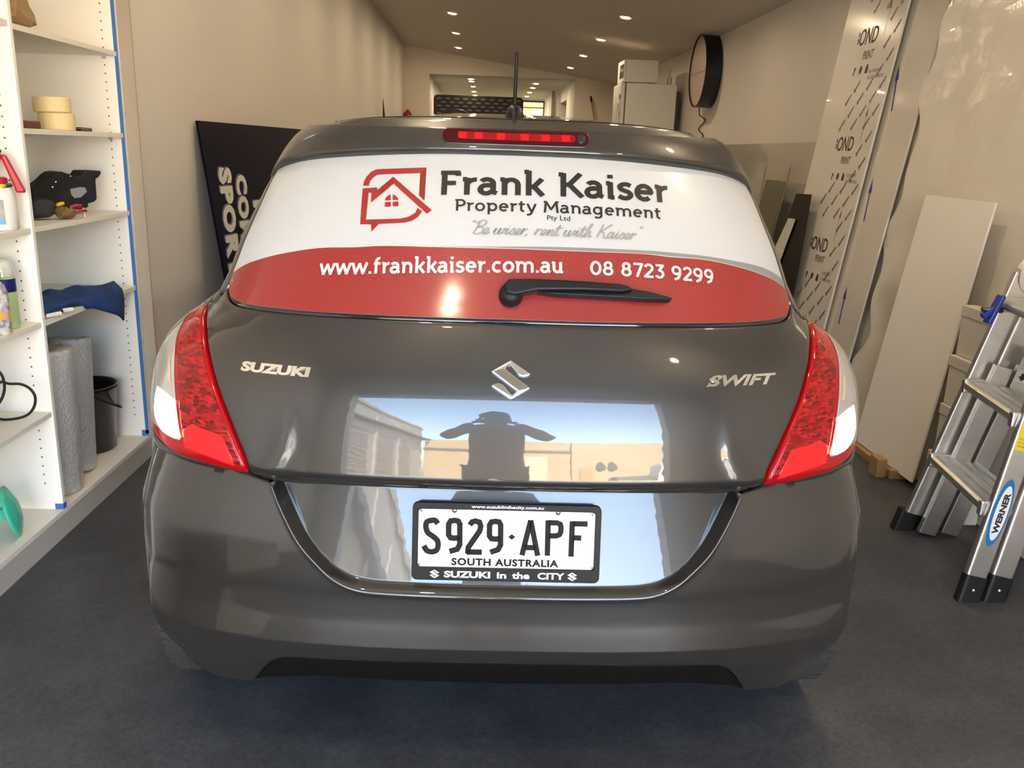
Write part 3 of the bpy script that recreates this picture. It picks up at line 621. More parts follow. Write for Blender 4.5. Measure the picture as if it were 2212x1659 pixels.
# flanks: quarter panels, doors, cabin sides, glass
sEnd = 4.28; a2 = [(p[0]+2.43, p[1]) for p in arch]
for sg in (1, -1):
    F_ = (lambda L: L) if sg > 0 else mir
    qp = [(a+.003, b) for a, b in LO[1:-1][::-1]]
    flank = [(.889, .767), (.893, .60)]+[p for p in arch[::-1] if p[1] > .30 and p[0] >= .90]+[(ARC[0]+ARC[2], .22), (ARC[0]+2.43-ARC[2], .22)]+[p for p in a2[::-1] if p[1] >= .30]+[(a2[0][0], .22), (sEnd, .22), (sEnd, .80), (3.6, .98), (3.2, 1.058), (.76, 1.058), (.745, 1.048), (.778, 1.041), (.81, 1.036)]+qp[::-1]
    patch('side_panel', F_(flank), 0, paint, CAR, grid=.04, skirt=.012)
    cab = [(.716, 1.080), (.74, 1.062), (3.15, 1.062), (2.62, 1.445), (.70, 1.4445), (.70, 1.36), (.666, 1.335), (.669, 1.27), (.682, 1.208), (.700, 1.137), (.712, 1.100)]
    patch('cabin_side', F_(cab), 0, paint, CAR, grid=.03, skirt=.012)
    patch('side_window', F_([(1.05, 1.08), (1.75, 1.08), (1.75, 1.40), (1.18, 1.40), (1.02, 1.30)]), .003, darkglass, CAR, grid=.05, skirt=.004)
    patch('side_window', F_([(1.83, 1.08), (3.0, 1.08), (2.56, 1.40), (1.83, 1.40)]), .003, darkglass, CAR, grid=.05, skirt=.004)
    patch('door_handle', F_([(1.95, .90), (2.13, .90), (2.13, .925), (1.95, .925)]), .02, paint, CAR, grid=.03, skirt=.02)

# spoiler with its high brake lamp
spb = cr([(0, 1.3885), (.147, 1.3875), (.267, 1.3828), (.397, 1.3735), (.4975, 1.364), (.575, 1.352), (.6525, 1.3345), (.70, 1.315)], 4)
off_sp = lambda s, z: (.020-.016*sstep(1.425, 1.4445, z))*(1-sstep(.58, .735, np.abs(s)))+.0015
patch('spoiler', sym(spb+[(.745, 1.335), (.748, 1.39), (.74, 1.4440), (.56, 1.4443), (.3, 1.4443), (0, 1.4443)]), 0, paint, CAR, grid=.012, skirt=.02, offf=off_sp, er=.006)
bl = [(a-.0008, b) for a, b in rrect(-.1655, .1655, 1.3985, 1.4335, .0172, 8)]
blm = patch('high_brake_lamp', bl, .0225, mat('lamp_rim_black', (.01, .008, .008), .3, coat=1), CAR, grid=.012, skirt=.006, er=.004)
patch('lamp_lens', [(a-.0008, b) for a, b in rrect(-.1615, .1615, 1.4020, 1.4300, .0138, 8)], .0240, mat('dark_red_lens', (.045, .002, .004), .15, spec=.2, coat=.4), blm, grid=.02, skirt=0, er=0)
glow = mat('lamp_cell_red', (.42, .004, .008), .3, spec=.2, coat=.3, emit=(1, .01, .02), es=.035); cell2 = mat('lamp_cell_dull', (.26, .004, .007), .3, spec=.2, coat=.3, noise=(300, .4, (.16, .003, .005)))
patch('lamp_cells', rrect(-.128, .130, 1.4085, 1.4235, .007), .0250, cell2, blm, grid=.02, skirt=0, er=0)
for c_ in (-.118, -.083, -.034, .018, .064, .108): patch('lit_cell', [(c_-.009, 1.4095), (c_+.009, 1.4095), (c_+.009, 1.4225), (c_-.009, 1.4225)], .0256, glow, blm, grid=.02, skirt=0, er=0)
patch('washer_nozzle', [(.1425+.0098*math.cos(a*PI/12), 1.4150+.0098*math.sin(a*PI/12)) for a in range(24)], .028, plastic, blm, grid=.01, skirt=.004, er=.003)

# roof: rises from the rim of the cabin skin
zr = 1.4443
xs_, ys_, ssz = section(np.array([zr])); rx, ry = xs_[0], ys_[0]
roofz = pchip([.38, .46, .55, .66, .80, 1.0, 1.3, 1.6, 2.0, 2.4], [0, .0155, .0275, .036, .0435, .055, .069, .072, .064, .046])
U = np.sin(np.linspace(-PI/2, PI/2, 61)); VV_ = np.concatenate([np.linspace(0, .1, 9), np.linspace(.12, 1, 34)])
rv = []
for v in VV_:
    for u in U:
        x = u*rx[-1]; y0 = np.interp(abs(x), rx, ry); y = y0+v*(2.36+.10*(1-u*u)-y0); e = (1-abs(u)**3.2)
        h = roofz(y)*e*np.clip((y-y0)/.05+.0, 0, 1)**.6 if abs(u) < 1 else 0
        rv.append((x, y, zr+.0015+float(h)))
nu = len(U); rf = obj('roof', (rv, [(j*nu+i, j*nu+i+1, (j+1)*nu+i+1, (j+1)*nu+i) for j in range(len(VV_)-1) for i in range(nu-1)]), paint, CAR, smooth=True)
def roof_at(x, y): return zr+.0015+float(roofz(y)*(1-abs(x/rx[-1])**3.2))
for sg in (1, -1):
    b = bmesh.new(); tube(b, [(sg*.452, y, roof_at(.452, y)-.002) for y in np.linspace(.66, 2.3, 14)], .0055, 6); obj('roof_moulding', b, plastic, CAR, smooth=True)
b = bmesh.new(); tube(b, [(x, .545+.10*(x/.45)**2, roof_at(x, .545+.10*(x/.45)**2)-.0005) for x in np.linspace(-.44, .44, 41)], .0022, 6); obj('spoiler_seam', b, gap, CAR, smooth=True)
# windscreen and nose
gv = []; nA = 21
for j in range(9):
    t = j/8
    for i in range(nA):
        u = -1+2*i/(nA-1); gv.append((u*(rx[-1]*(1-t)+.66*t), 2.36+.10*(1-u*u)*(1-t)+.62*t+.18*(1-u*u)*t, 1.447+roofz(2.4)*(1-abs(u)**3)*(1-t)-.40*t+.02*math.sin(t*PI)))
obj('windscreen', (gv, [(j*nA+i, j*nA+i+1, (j+1)*nA+i+1, (j+1)*nA+i) for j in range(8) for i in range(nA-1)]), darkglass, CAR, smooth=True)
gv = []
for j in range(11):
    t = j/10
    for i in range(nA):
        u = -1+2*i/(nA-1); yb = 2.98+.18*(1-u*u); yf = 3.60+.22*(1-u*u); gv.append((u*(.70*(1-t)+.72*t), yb+(yf-yb)*t, 1.05-.10*t-.17*t**4+.03*(1-u*u)))
obj('bonnet', (gv, [(j*nA+i, j*nA+i+1, (j+1)*nA+i+1, (j+1)*nA+i) for j in range(10) for i in range(nA-1)]), paint, CAR, smooth=True)
gv = []; sc_ = np.linspace(-1.0, 1.0, 41); zc_ = np.linspace(.2, .82, 12)
for z in zc_:
    q = skin(sc_, np.full(41, min(z, .69))); gv += [(p[0], 3.85-p[1]*.85, z) for p in q]
obj('front_bumper', (gv, [(j*41+i+1, j*41+i, (j+1)*41+i, (j+1)*41+i+1) for j in range(11) for i in range(40)]), paint, CAR, smooth=True)
for sg in (1, -1): obj('headlamp', boxm(sg*.62-.14, sg*.62+.14, 3.50, 3.66, .70, .86), mat('headlamp_glass', (.7, .72, .75), .1, coat=1), CAR, bevel=.03)
for sg in (1, -1): obj('door_mirror', boxm(sg*.88-.09, sg*.88+.09, 2.80, 2.93, .98, 1.12), paint, CAR, bevel=.035)
obj('underbody_light_block', boxm(-.60, .60, .30, 3.6, .19, .30), rubber, CAR)  # plain dark box added beneath the car to block light
obj('rear_axle', (lambda b: tube(b, [(-.66, .57, .29), (.66, .57, .29)], .035, 10))(bmesh.new()), rubber, CAR)

# wheels
tread = bpy.data.materials.new('tyre_tread'); tread.use_nodes = True; tn, tl_ = tread.node_tree.nodes, tread.node_tree.links; tp = tn['Principled BSDF']; tp.inputs['Roughness'].default_value = .62; tp.inputs['Base Color'].default_value = (.038, .037, .035, 1)
alloy = mat('alloy', (.55, .55, .55), .3, .9)
def wheel(x, y, sg):
    R = .300; wd = .0925
    prof = [(.20, -wd*.9), (.235, -wd), (.27, -wd*.98), (.288, -wd*.88), (.2965, -wd*.70), (.299, -wd*.55), (.2925, -wd*.545), (.2925, -wd*.47), (.2995, -wd*.465), (R, -.012), (.2925, -.011), (.2925, .011), (R, .012), (.2995, wd*.465), (.2925, wd*.47), (.2925, wd*.545), (.299, wd*.55), (.2965, wd*.70), (.288, wd*.88), (.27, wd*.98), (.235, wd), (.20, wd*.9)]
    M = Matrix.Translation((x, y, R)) @ Matrix.Rotation(PI/2, 4, 'Y')
    b = lathe(bmesh.new(), prof, 72, M); t = obj('tyre', b, tread, CAR, smooth=False)
    for s0 in (-1, 1):
        b = bmesh.new()
        for k in range(72):                               # sipes cut across the shoulders
            a = 2*PI*k/72
            Q = M @ Matrix.Rotation(a, 4, 'Z') @ Matrix.Translation((.2975, 0, s0*wd*.66)) @ Matrix.Rotation(s0*.35, 4, 'X'); box(b, -.010, .0012, -.0095, .0095, -wd*.20, wd*.24, Q)
            Q = M @ Matrix.Rotation(a+.02, 4, 'Z') @ Matrix.Translation((.2975, 0, s0*wd*.27)) @ Matrix.Rotation(-s0*.5, 4, 'X'); box(b, -.008, .0045, -.0085, .0085, -wd*.13, wd*.13, Q)
        obj('tread_blocks', b, tread, t)
    b = lathe(bmesh.new(), [(0, sg*.05), (.05, sg*.055), (.06, sg*.035), (.16, sg*.03), (.19, sg*.06), (.205, sg*.085), (.20, -sg*.08)], 40, M); obj('rim', b, alloy, t, smooth=True)
for sg in (1, -1): wheel(sg*.757, .545, sg); wheel(sg*.755, 2.98, sg)

# wiper
ARM = [(-.0203, 1.1127), (-.0107, 1.1237), (.0404, 1.1251), (.1394, 1.1229), (.2196, 1.1188), (.2398, 1.1145), (.2477, 1.1074), (.2242, 1.1035), (.1392, 1.1058), (.0505, 1.1038), (.0212, 1.0977), (.0017, 1.0936), (-.016, 1.0976)]
BLADE = [(.0505, 1.1038), (.1392, 1.1058), (.2242, 1.1035), (.2477, 1.1074), (.2398, 1.1145), (.2909, 1.1067), (.3355, 1.0959), (.3342, 1.0914), (.2903, 1.0923), (.1889, 1.0968), (.0899, 1.0994)]
wpm = mat('wiper_plastic', (.009, .0095, .010), .45, spec=.3); wb = relief('wiper_arm', ARM, .016, .020, wpm, CAR, bevel=.004); relief('wiper_blade', BLADE, .008, .018, wpm, wb, bevel=.003)
c0 = skin(np.array([-.0053]), np.array([1.1015]))[0]; n0 = normal(np.array([-.0053]), np.array([1.1015]))[0]
MP = frame(c0, (1, 0, 0), np.cross(n0, (1, 0, 0))); b = lathe(bmesh.new(), [(.0, .030), (.012, .030), (.020, .026), (.0245, .018), (.0255, 0)], 32, MP); obj('wiper_pivot', b, wpm, wb, smooth=True)

# badges
EMB = [(-.0022, .9807), (.0401, .9557), (.0341, .9519), (.0236, .9495), (.0145, .9523), (-.005, .9716), (-.0129, .964), (.0397, .9294), (-.0009, .9061), (-.0421, .9315), (-.0363, .9358), (-.0264, .938), (-.0173, .9349), (.0019, .9154), (.0107, .9236), (-.0429, .9585)]
relief('emblem', EMB, .0005, .007, chrome, CAR, bevel=.0028)
def badge(txt, s0, s1, z0, h, bold, sl):
    VF = type_text(txt, bold, sl); return raised('badge_lettering', along(VF, [(s0, z0), ((s0+s1)/2, z0), (s1, z0)], h), .0006, .0035, chrome, CAR)
badge('SUZUKI', -.5755, -.4165, .9318, .0188, .055, .12); badge('SWIFT', .4121, .5756, .9350, .0208, .035, .35)

# number plate in its dealer's frame
PM = Matrix.Translation((0, .0400, .6000)) @ Matrix.Rotation(math.radians(-10), 4, 'X') @ Matrix.Rotation(PI/2, 4, 'X')     # x right, y up, z towards the viewer
pf = mat('plate_frame_plastic', (.009, .0095, .010), .45, spec=.25); pw = mat('plate_white', (.74, .74, .73), .35); pk = mat('plate_black', (.006, .0065, .008), .5, spec=.2); pt = mat('frame_print', (.80, .80, .80), .5)
plate = obj('number_plate', prism(bmesh.new(), rrect(-.188, .188, -.066, .068, .010), .003, .0075, PM), pw, CAR)
def ringplate(outer, inner, z0, z1):
    b = bmesh.new(); n = len(outer); L = []
    for poly in (outer, inner):
        for z in (z0, z1): L.append([b.verts.new(PM @ Vector((x, y, z))) for x, y in poly])
    for i in range(n):
        j = (i+1) % n; b.faces.new((L[1][i], L[1][j], L[3][j], L[3][i])); b.faces.new((L[0][i], L[0][j], L[1][j], L[1][i])); b.faces.new((L[3][i], L[3][j], L[2][j], L[2][i])); b.faces.new((L[2][i], L[2][j], L[0][j], L[0][i]))
    return b
fr = obj('plate_frame', ringplate(rrect(-.1985, .1985, -.0835, .0830, .012, 6), rrect(-.1860, .1860, -.0555, .0695, .0035, 6), 0, .0125), pf, plate, bevel=.0012)
Z7 = np.linalg.inv(np.array([[1817, -10], [43, 600]]))
def pl(p): q = Z7 @ np.array([p[0]-218, p[1]-185]); return (-.186+.372*q[0], .0695-.125*q[1])
PL = [[(415, 345), (385, 312), (345, 312), (300, 330), (292, 385), (315, 440), (370, 480), (410, 520), (418, 570), (400, 620), (350, 635), (300, 620), (272, 572)],
      [(640, 490), (580, 495), (545, 490), (525, 460), (525, 350), (545, 318), (585, 312), (622, 318), (640, 350), (640, 560), (615, 608), (535, 632)],
      [(742, 360), (765, 328), (800, 318), (840, 330), (855, 370), (845, 420), (728, 590), (725, 638), (868, 640)],
      [(1060, 500), (1000, 505), (965, 500), (945, 470), (945, 360), (965, 328), (1005, 322), (1042, 328), (1060, 360), (1060, 565), (1035, 614), (955, 642)]]
SHP = [[(1282, 672), (1368, 312)], [(1368, 312), (1445, 677)], [(1305, 592), (1425, 594)], [(1545, 677), (1548, 312)], [(1548, 336), (1640, 338), (1672, 352), (1682, 385), (1680, 430), (1668, 458), (1636, 472), (1548, 472)], [(1790, 687), (1797, 322)], [(1797, 347), (1955, 350)], [(1795, 492), (1892, 495)]]
parts = [strip([pl(p) for p in cr(L, 4)], .0115) for L in PL[:1]]+[strip([pl(p) for p in L], .0115) for L in PL[1:]]+[strip([pl(p) for p in L], .0112) for L in SHP]
dm = [pl(p) for p in ((1140, 483), (1175, 511), (1210, 483), (1175, 455))]; parts.append((dm, [(0, 1, 2, 3)]))
V, F = join(parts); n_ = len(V); cnt = {}
for f in F:
    for a, c_ in zip(f, f[1:]+f[:1]): cnt[(a, c_)] = 1
vs = [PM @ Vector((*v, .0092)) for v in V]+[PM @ Vector((*v, .0074)) for v in V]; fs = F+[(c_, a, a+n_, c_+n_) for (a, c_) in cnt if (c_, a) not in cnt]
obj('plate_characters', ([tuple(v) for v in vs], fs), pk, plate)
a_ = pl((555, 775)); b_ = pl((1660, 795)); obj('plate_state', flat_text(type_text('SOUTH AUSTRALIA', .042, 0, 1.12), PM, a_[0], b_[0], a_[1], .0158, .0079), pk, plate)
def flatm(name, VF, x0, x1, y0, h, m, z=.0129): return obj(name, flat_text(VF, PM, x0, x1, y0, h, z), m, fr)
flatm('frame_lettering', type_text('www.suzukiinthecity.com.au', .022), -.0755, .0765, .0733, .0065, pt)
flatm('frame_lettering', type_text('SUZUKI', .04), -.130, -.0325, -.0768, .0142, pt); flatm('frame_lettering', type_text('in', .03), -.0185, .0015, -.0768, .0142, pt)
flatm('frame_lettering', type_text('the', .03), .0135, .0505, -.0768, .0142, pt); flatm('frame_lettering', type_text('CITY', .03), .0675, .1245, -.0768, .0142, pt)
for cx in (-.150, .141):
    E_ = np.array(EMB); E_ = (E_-E_.mean(0))*.245; obj('frame_mark', ([tuple(PM @ Vector((cx+a, -.0697+c_, .0129))) for a, c_ in E_[::-1]], [tuple(range(len(E_)))]), pt, fr)
for (x, y) in ((-.180, .0640), (.180, .0640), (-.183, -.0515), (.183, -.0520)):
    b = lathe(bmesh.new(), [(0, .0105), (.0022, .0102), (.0028, .0085), (.0028, .006)], 14, PM @ Matrix.Translation((x, y, 0))); obj('rivet', b, mat('steel', (.4, .4, .4), .3, 1), plate, smooth=True)
for x in (-.111, .107):
    b = lathe(bmesh.new(), [(0, .0112), (.0045, .0108), (.0055, .0085), (.0055, .006)], 16, PM @ Matrix.Translation((x, .0665, 0))); obj('plate_screw', b, mat('brassy_steel', (.30, .27, .20), .4, 1), plate, smooth=True)

# aerial
ab = bmesh.new(); bp_ = [(.001, .70), (.001, .80)]
rings = [(.026, .052, 0), (.024, .048, .012), (.019, .036, .024), (.012, .020, .033), (.0, .0, .035)]; pv = []
for rx_, ry_, hz_ in rings[:-1]: pv.append([ab.verts.new((.002+rx_*math.cos(k*PI/12), .765+ry_*math.sin(k*PI/12)+hz_*.25, roof_at(0, .765)-.004+hz_)) for k in range(24)])
for A_, B_ in zip(pv[:-1], pv[1:]):
    for k in range(24): ab.faces.new((A_[k], A_[(k+1) % 24], B_[(k+1) % 24], B_[k]))
ab.faces.new(pv[-1]); aer = obj('aerial', ab, wpm, CAR, smooth=True)
zb = roof_at(0, .77)+.022
obj('aerial_mast', (lambda b: tube(b, [(.001, .762, zb), (.001, .760, zb+.012), (.0022, .748, zb+.128), (.0022, .7475, zb+.135), (.0022, .747, zb+.140)], [.0058, .0052, .0044, .0050, .0035], 12))(bmesh.new()), wpm, aer, smooth=True)
# ------------------------------------------------------------------ shelving on the left
lam = mat('white_laminate', (.93, .91, .85), .42); lamedge = mat('laminate_edge', (.82, .79, .71), .5); tape = mat('blue_masking_tape', (.045, .16, .46), .6)
FX, BX = -1.468, -1.888
SH = thing('shelf_unit', 'tall white built-in shelf unit with blue tape down its edge', 'shelf', (FX, 2.93, 0)); off = Vector((FX, 2.93, 0))
def part(name, bm, m, par, **k):
    o = obj(name, bm, m, par, **k); o.matrix_parent_inverse = Matrix.Translation(-off); return o
TOP = 2.32
def uprt(y0, y1, name='upright'): return part(name, boxm(BX, FX, y0, y1, .10, TOP), lam, SH, bevel=.0012)
uprt(2.918, 2.936, 'divider'); uprt(3.745, 3.773); uprt(2.10, 2.118)
part('back_panel', boxm(BX-.006, BX, 2.10, 3.773, .10, TOP), lam, SH); part('plinth', boxm(BX, FX, 2.10, 3.773, 0, .083), mat('plinth_grey', (.50, .48, .45), .6), SH); part('base_shelf', boxm(BX, FX+.002, 2.10, 3.773, .083, .1005), lamedge, SH)
part('top_panel', boxm(BX, FX, 2.10, 3.773, TOP, TOP+.018), lam, SH)
RS, LS = (1.737, 1.420, 1.104, .786), (1.742, 1.102, .787, .468)
for z in RS: part('shelf', boxm(BX, FX-.004, 2.937, 3.744, z-.018, z), lamedge, SH, bevel=.001)
for z in LS: part('shelf', boxm(BX, FX-.004, 2.119, 2.917, z-.018, z), lamedge, SH, bevel=.001)
hb = bmesh.new()
for yy, n_ in ((3.7447, 1), (2.9177, 0)):
    for x in (FX-.055,):
        for k in range(62):
            z = .20+.033*k
            if z < TOP-.05: tube(hb, [(x, yy-.0006, z), (x, yy+.0004, z)], .0032, 8)
part('peg_holes', hb, mat('peg_hole', (.16, .14, .11), .8), SH)['kind'] = 'stuff'
part('blue_tape', boxm(FX-.013, FX+.0006, 3.7440, 3.7475, .112, TOP), tape, SH); part('blue_tape', boxm(FX-.03, FX+.001, 3.7440, 3.7446, .1005, .128), tape, SH); part('blue_tape', boxm(FX-.028, FX+.001, 2.9165, 2.940, .1008, .122), tape, SH)
for z in RS: part('shelf_peg', boxm(FX-.061, FX-.049, 3.733, 3.7445, z-.028, z-.018), mat('clear_peg', (.55, .50, .42), .2), SH)
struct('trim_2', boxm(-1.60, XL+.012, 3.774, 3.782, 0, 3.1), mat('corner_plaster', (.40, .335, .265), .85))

def blob(bm, c, r, seed=0, amp=.15, n=14, m=9, sq=1):
    """lumpy rounded body"""
    r3 = np.random.default_rng(seed); ph = r3.uniform(0, 6.28, 12); rows = []
    for j in range(m+1):
        th = PI*j/m; row = []
        for i in range(n):
            f = 2*PI*i/n; k = 1+amp*(math.sin(3*f+ph[0]+2*th)+math.sin(5*f+ph[1]-3*th)*.6+math.sin(4*th+ph[2]+f)*.7)
            e = lambda v: math.copysign(abs(v)**sq, v)
            row.append(bm.verts.new((c[0]+r[0]*k*e(math.sin(th))*e(math.cos(f)), c[1]+r[1]*k*e(math.sin(th))*e(math.sin(f)), max(c[2]+r[2]*k*e(math.cos(th)), c[2]-r[2]))))
        rows.append(row)
    for A, B in zip(rows[:-1], rows[1:]):
        for i in range(n): bm.faces.new((A[i], A[(i+1) % n], B[(i+1) % n], B[i]))
    bmesh.ops.remove_doubles(bm, verts=bm.verts, dist=1e-5); return bm
def single(name, bm, m, label, cat, group=None, **k): return tag(obj(name, bm, m, None, **k), label, cat, group)
kraft = mat('kraft_paper', (.40, .25, .12), .7, bump=(30, .6)); white = mat('white_plastic', (.78, .77, .72), .35); black = mat('black_nylon', (.008, .008, .009), .55, bump=(80, .3))
# top shelf: two paper parcels
single('paper_bag', blob(bmesh.new(), (-1.575, 3.08, 1.7376+.055), (.095, .11, .055), 3, .10, 12, 8, .8), kraft, 'crumpled brown paper bag on the top shelf, lower of two', 'paper bag', 'brown paper bags on the top shelf')
b2 = single('paper_bag', blob(bmesh.new(), (-1.585, 3.05, 1.737+.193), (.10, .09, .068), 5, .09, 12, 8, .8), kraft, 'brown paper bag lying on another at the top of the photo', 'paper bag', 'brown paper bags on the top shelf')
obj('paper_label', boxm(-1.545, -1.500, 2.972, 2.978, 1.786, 1.835), mat('label_paper', (.70, .65, .55), .7), C.objects['paper_bag'])
# second shelf
tapem = mat('cream_tape_roll', (.82, .66, .36), .55, noise=(200, .3, (.78, .62, .32)))
def roll(x, y, z, r, h, label):
    o = single('tape_roll', lathe(bmesh.new(), [(r*.62, .002), (r-.002, 0), (r, .003), (r, h-.003), (r-.002, h), (r*.62, h-.001), (r*.62, .002)], 40, Matrix.Translation((x, y, z))), tapem, label, 'tape roll', 'masking tape rolls on the second shelf', smooth=False)
    obj('cardboard_core', lathe(bmesh.new(), [(r*.56, .003), (r*.62, .003), (r*.62, h-.003), (r*.56, h-.003), (r*.56, .003)], 32, Matrix.Translation((x, y, z))), kraft, o); return o
p = on_z(128, 279, 1.420); roll(-1.530, 3.300, 1.4206, .060, .060, 'lower cream masking tape roll on the second shelf'); roll(-1.535, 3.285, 1.4810, .062, .052, 'upper cream masking tape roll of the stack on the second shelf')
single('wooden_block', boxm(-1.60, -1.52, 2.97, 3.16, 1.4206, 1.446), mat('red_brown_wood', (.16, .045, .025), .5, noise=(20, .5, (.07, .03, .02))), 'flat red-brown wooden block beside the tape rolls', 'block', bevel=.004)
kn = single('spatula', prism(bmesh.new(), [(0, -.012), (.07, -.020), (.075, .020), (0, .014)], 0, .002, Matrix.Translation((-1.525, 3.40, 1.428)) @ Matrix.Rotation(1.45, 4, 'Z')), mat('polished_steel', (.75, .73, .68), .18, 1), 'small steel spatula with black handle on the second shelf', 'spatula')
obj('handle', boxm(-.010, .012, .0, .13, 0, .014, M=Matrix.Translation((-1.535, 3.475, 1.421)) @ Matrix.Rotation(.1, 4, 'Z')), mat('black_handle', (.03, .025, .02), .4), kn, bevel=.004)
# third shelf: tool bag and pouch
zz3 = 1.104
def wall_of(P0, P1):
    """an upright plane through two floor points; returns ray-hit on it and its frame"""
    P0, P1 = np.array(P0, float), np.array(P1, float); u = (P1-P0)/np.linalg.norm(P1-P0); nn = np.array([-u[1], u[0]])
    def hit(px, py): d = ray(px, py); t = (P0-CAM[:2])@nn/(d[:2]@nn); q = CAM+d*t; return ((q[:2]-P0)@u, q[2])
    return hit, Matrix(((u[0], 0, nn[0], P0[0]), (u[1], 0, nn[1], P0[1]), (0, 1, 0, 0), (0, 0, 0, 1)))
hb2, MB_ = wall_of((-1.84, 3.22), (-1.53, 3.56)); bagp = [(70, 408), (84, 403), (100, 391), (112, 379), (122, 372.5), (134, 371), (150, 376), (163, 380), (176, 380), (183, 369), (218, 369), (219, 374), (214, 382), (207, 387), (208, 400), (210, 430), (204, 436), (190, 440), (192, 447), (178, 452), (150, 450), (120, 455), (70, 460)]
def slab(pts, hit, M, z0, z1): return prism(bmesh.new(), [(a, max(b, zz3+.0006)) for a, b in (hit(*p) for p in pts)], z0, z1, M)
bag = single('tool_bag', slab(bagp, hb2, MB_, 0, .11), black, 'large black nylon tool bag sagging on the third shelf', 'bag', bevel=.012)
obj('clear_pocket', slab([(151, 408), (172, 404), (183, 405), (187, 414), (174, 426), (160, 428), (153, 420)], hb2, MB_, -.004, .001), mat('clear_vinyl', (.30, .31, .33), .12, coat=1), bag)
obj('side_pocket', slab([(188, 400), (206, 396), (207, 428), (182, 433)], hb2, MB_, -.003, .001), mat('navy_nylon', (.012, .012, .022), .5), bag)
for q in ((152, 381), (120, 393), (113, 404)): a_, b_ = hb2(*q); obj('stud', lathe(bmesh.new(), [(0, .004), (.003, .003), (.0035, 0)], 10, MB_ @ Matrix.Translation((a_, b_, -.001)) @ Matrix.Rotation(PI, 4, 'X')), chrome, bag)
hp, MP_ = wall_of((-1.70, 3.10), (-1.52, 3.22)); pou = [(66, 436), (84, 429), (110, 430), (117, 436), (120, 446), (119, 466), (108, 470), (70, 474)]
single('tool_pouch', slab(pou, hp, MP_, 0, .07), mat('charcoal_nylon', (.018, .018, .018), .6, bump=(60, .4)), 'small charcoal pouch lying in front of the black tool bag', 'pouch', bevel=.014)
q0, q1 = on_y(122, 444, 3.27), on_y(138, 439, 3.29)
single('knife_handle', (lambda b: tube(b, [q0, (q0+q1)/2+[0, 0, .001], q1], [.007, .008, .006], 10))(bmesh.new()), mat('yellow_plastic', (.75, .48, .03), .4), 'yellow knife handle sticking out beside the pouch', 'knife', smooth=True)
c_ = on_y(140, 456, 3.27); single('sandpaper_wad', blob(bmesh.new(), (c_[0], c_[1], zz3+.022), (.034, .034, .021), 8, .13), mat('tan_abrasive', (.20, .13, .05), .8, bump=(120, .5)), 'crumpled tan abrasive wad between pouch and red pliers', 'sandpaper')
a_, b_ = on_y(152, 447, 3.30), on_y(176, 445, 3.34); a_[2] = max(a_[2], zz3+.026); b_[2] = max(b_[2], zz3+.028)
pli = single('pliers', (lambda b: (tube(b, [a_, (a_+b_)/2+[0, 0, .003], b_], [.005, .007, .006], 8), b)[-1])(bmesh.new()), mat('red_grip', (.42, .02, .03), .4), 'red handled pliers at the foot of the black tool bag', 'pliers', smooth=True)
obj('grip', tube(bmesh.new(), [a_+[.02, -.01, -.014], (a_+b_)/2+[.02, -.01, -.013], b_+[.02, -.01, -.016]], [.005, .006, .005], 8), MATS['red_grip'], pli, smooth=True)
obj('jaw', tube(bmesh.new(), [a_, a_+[.015, -.03, -.012]], [.005, .003], 8), chrome, pli); obj('jaw', tube(bmesh.new(), [b_-[-.01, .01, .006], (b_[0]+.02, b_[1]-.02, zz3+.004)], [.004, .003], 8), chrome, pli)
# fourth shelf: blue cloth hanging over the edge, two marker pens
def cloth(label):
    rail = [[(92, 622), (120, 626), (150, 629), (185, 632), (215, 634), (236, 636), (246, 641)], [(93, 636), (120, 634), (150, 640), (186, 641), (215, 645), (240, 652), (249, 668)], [(94, 650), (120, 654), (150, 660), (188, 661), (200, 664), (226, 676), (232, 688)]]
    return rail
V = []; nC, nR = 34, 16
for j in range(nR):
    v = j/(nR-1)
    for i in range(nC):
        u = i/(nC-1)
        y = 2.96+.60*u+.03*math.sin(5*v+4*u); x = -1.69+.20*v+.10*u*(.3+v); z = .786+.050*(1-.25*u)*math.sin(PI*min(1, .12+v*.86))**.7+.012*math.sin(11*v+7*u)*(1-abs(2*v-1))+.006*math.sin(23*u+6*v)
        x += .02*math.sin(9*u)
        drop = max(0, x-(FX-.004)) if u > .45 else 0
        if x > FX-.012 and u <= .45: x = FX-.012-.01*math.sin(7*u)
        if drop > 0: z = .786+.012-drop*1.0-.02*math.sin(14*u)*drop*4; x = FX+.004+.018*math.sin(9*u+v)*min(1, drop*12)+drop*.08
        if u < .45: z = max(z, .7905)
        V.append((x, y, max(z, .7905) if drop == 0 else z))
Fc = [(j*nC+i, j*nC+i+1, (j+1)*nC+i+1, (j+1)*nC+i) for j in range(nR-1) for i in range(nC-1)]
cl_ = single('cloth', (V, Fc), mat('blue_cloth', (.008, .050, .20), .8, noise=(14, .6, (.004, .026, .11)), sheen=.0), 'crumpled blue cloth hanging over the front of the fourth shelf', 'cloth', smooth=True)
sm_ = cl_.modifiers.new('thickness', 'SOLIDIFY'); sm_.thickness = .003; sm_.offset = 0
def pen(p0, p1, label, cap):
    p0 = on_z(*p0, .7955); p1 = on_z(*p1, .7955); d = p1-p0
    o = single('marker_pen', (lambda b: tube(b, [p0, p0+d*.62], .0075, 12))(bmesh.new()), white, label, 'marker pen', 'marker pens on the fourth shelf', smooth=False)
    obj('cap', (lambda b: tube(b, [p0+d*.625, p0+d*.97, p1], [.0085, .008, .005], 12))(bmesh.new()), cap, o); return o
pen((104, 676), (158, 668), 'white marker pen with black band under the blue cloth', mat('pen_white', (.75, .72, .68), .4)); o_ = C.objects['marker_pen']; d0, d1 = on_z(110, 675.1, .7955), on_z(134, 671.6, .7955)
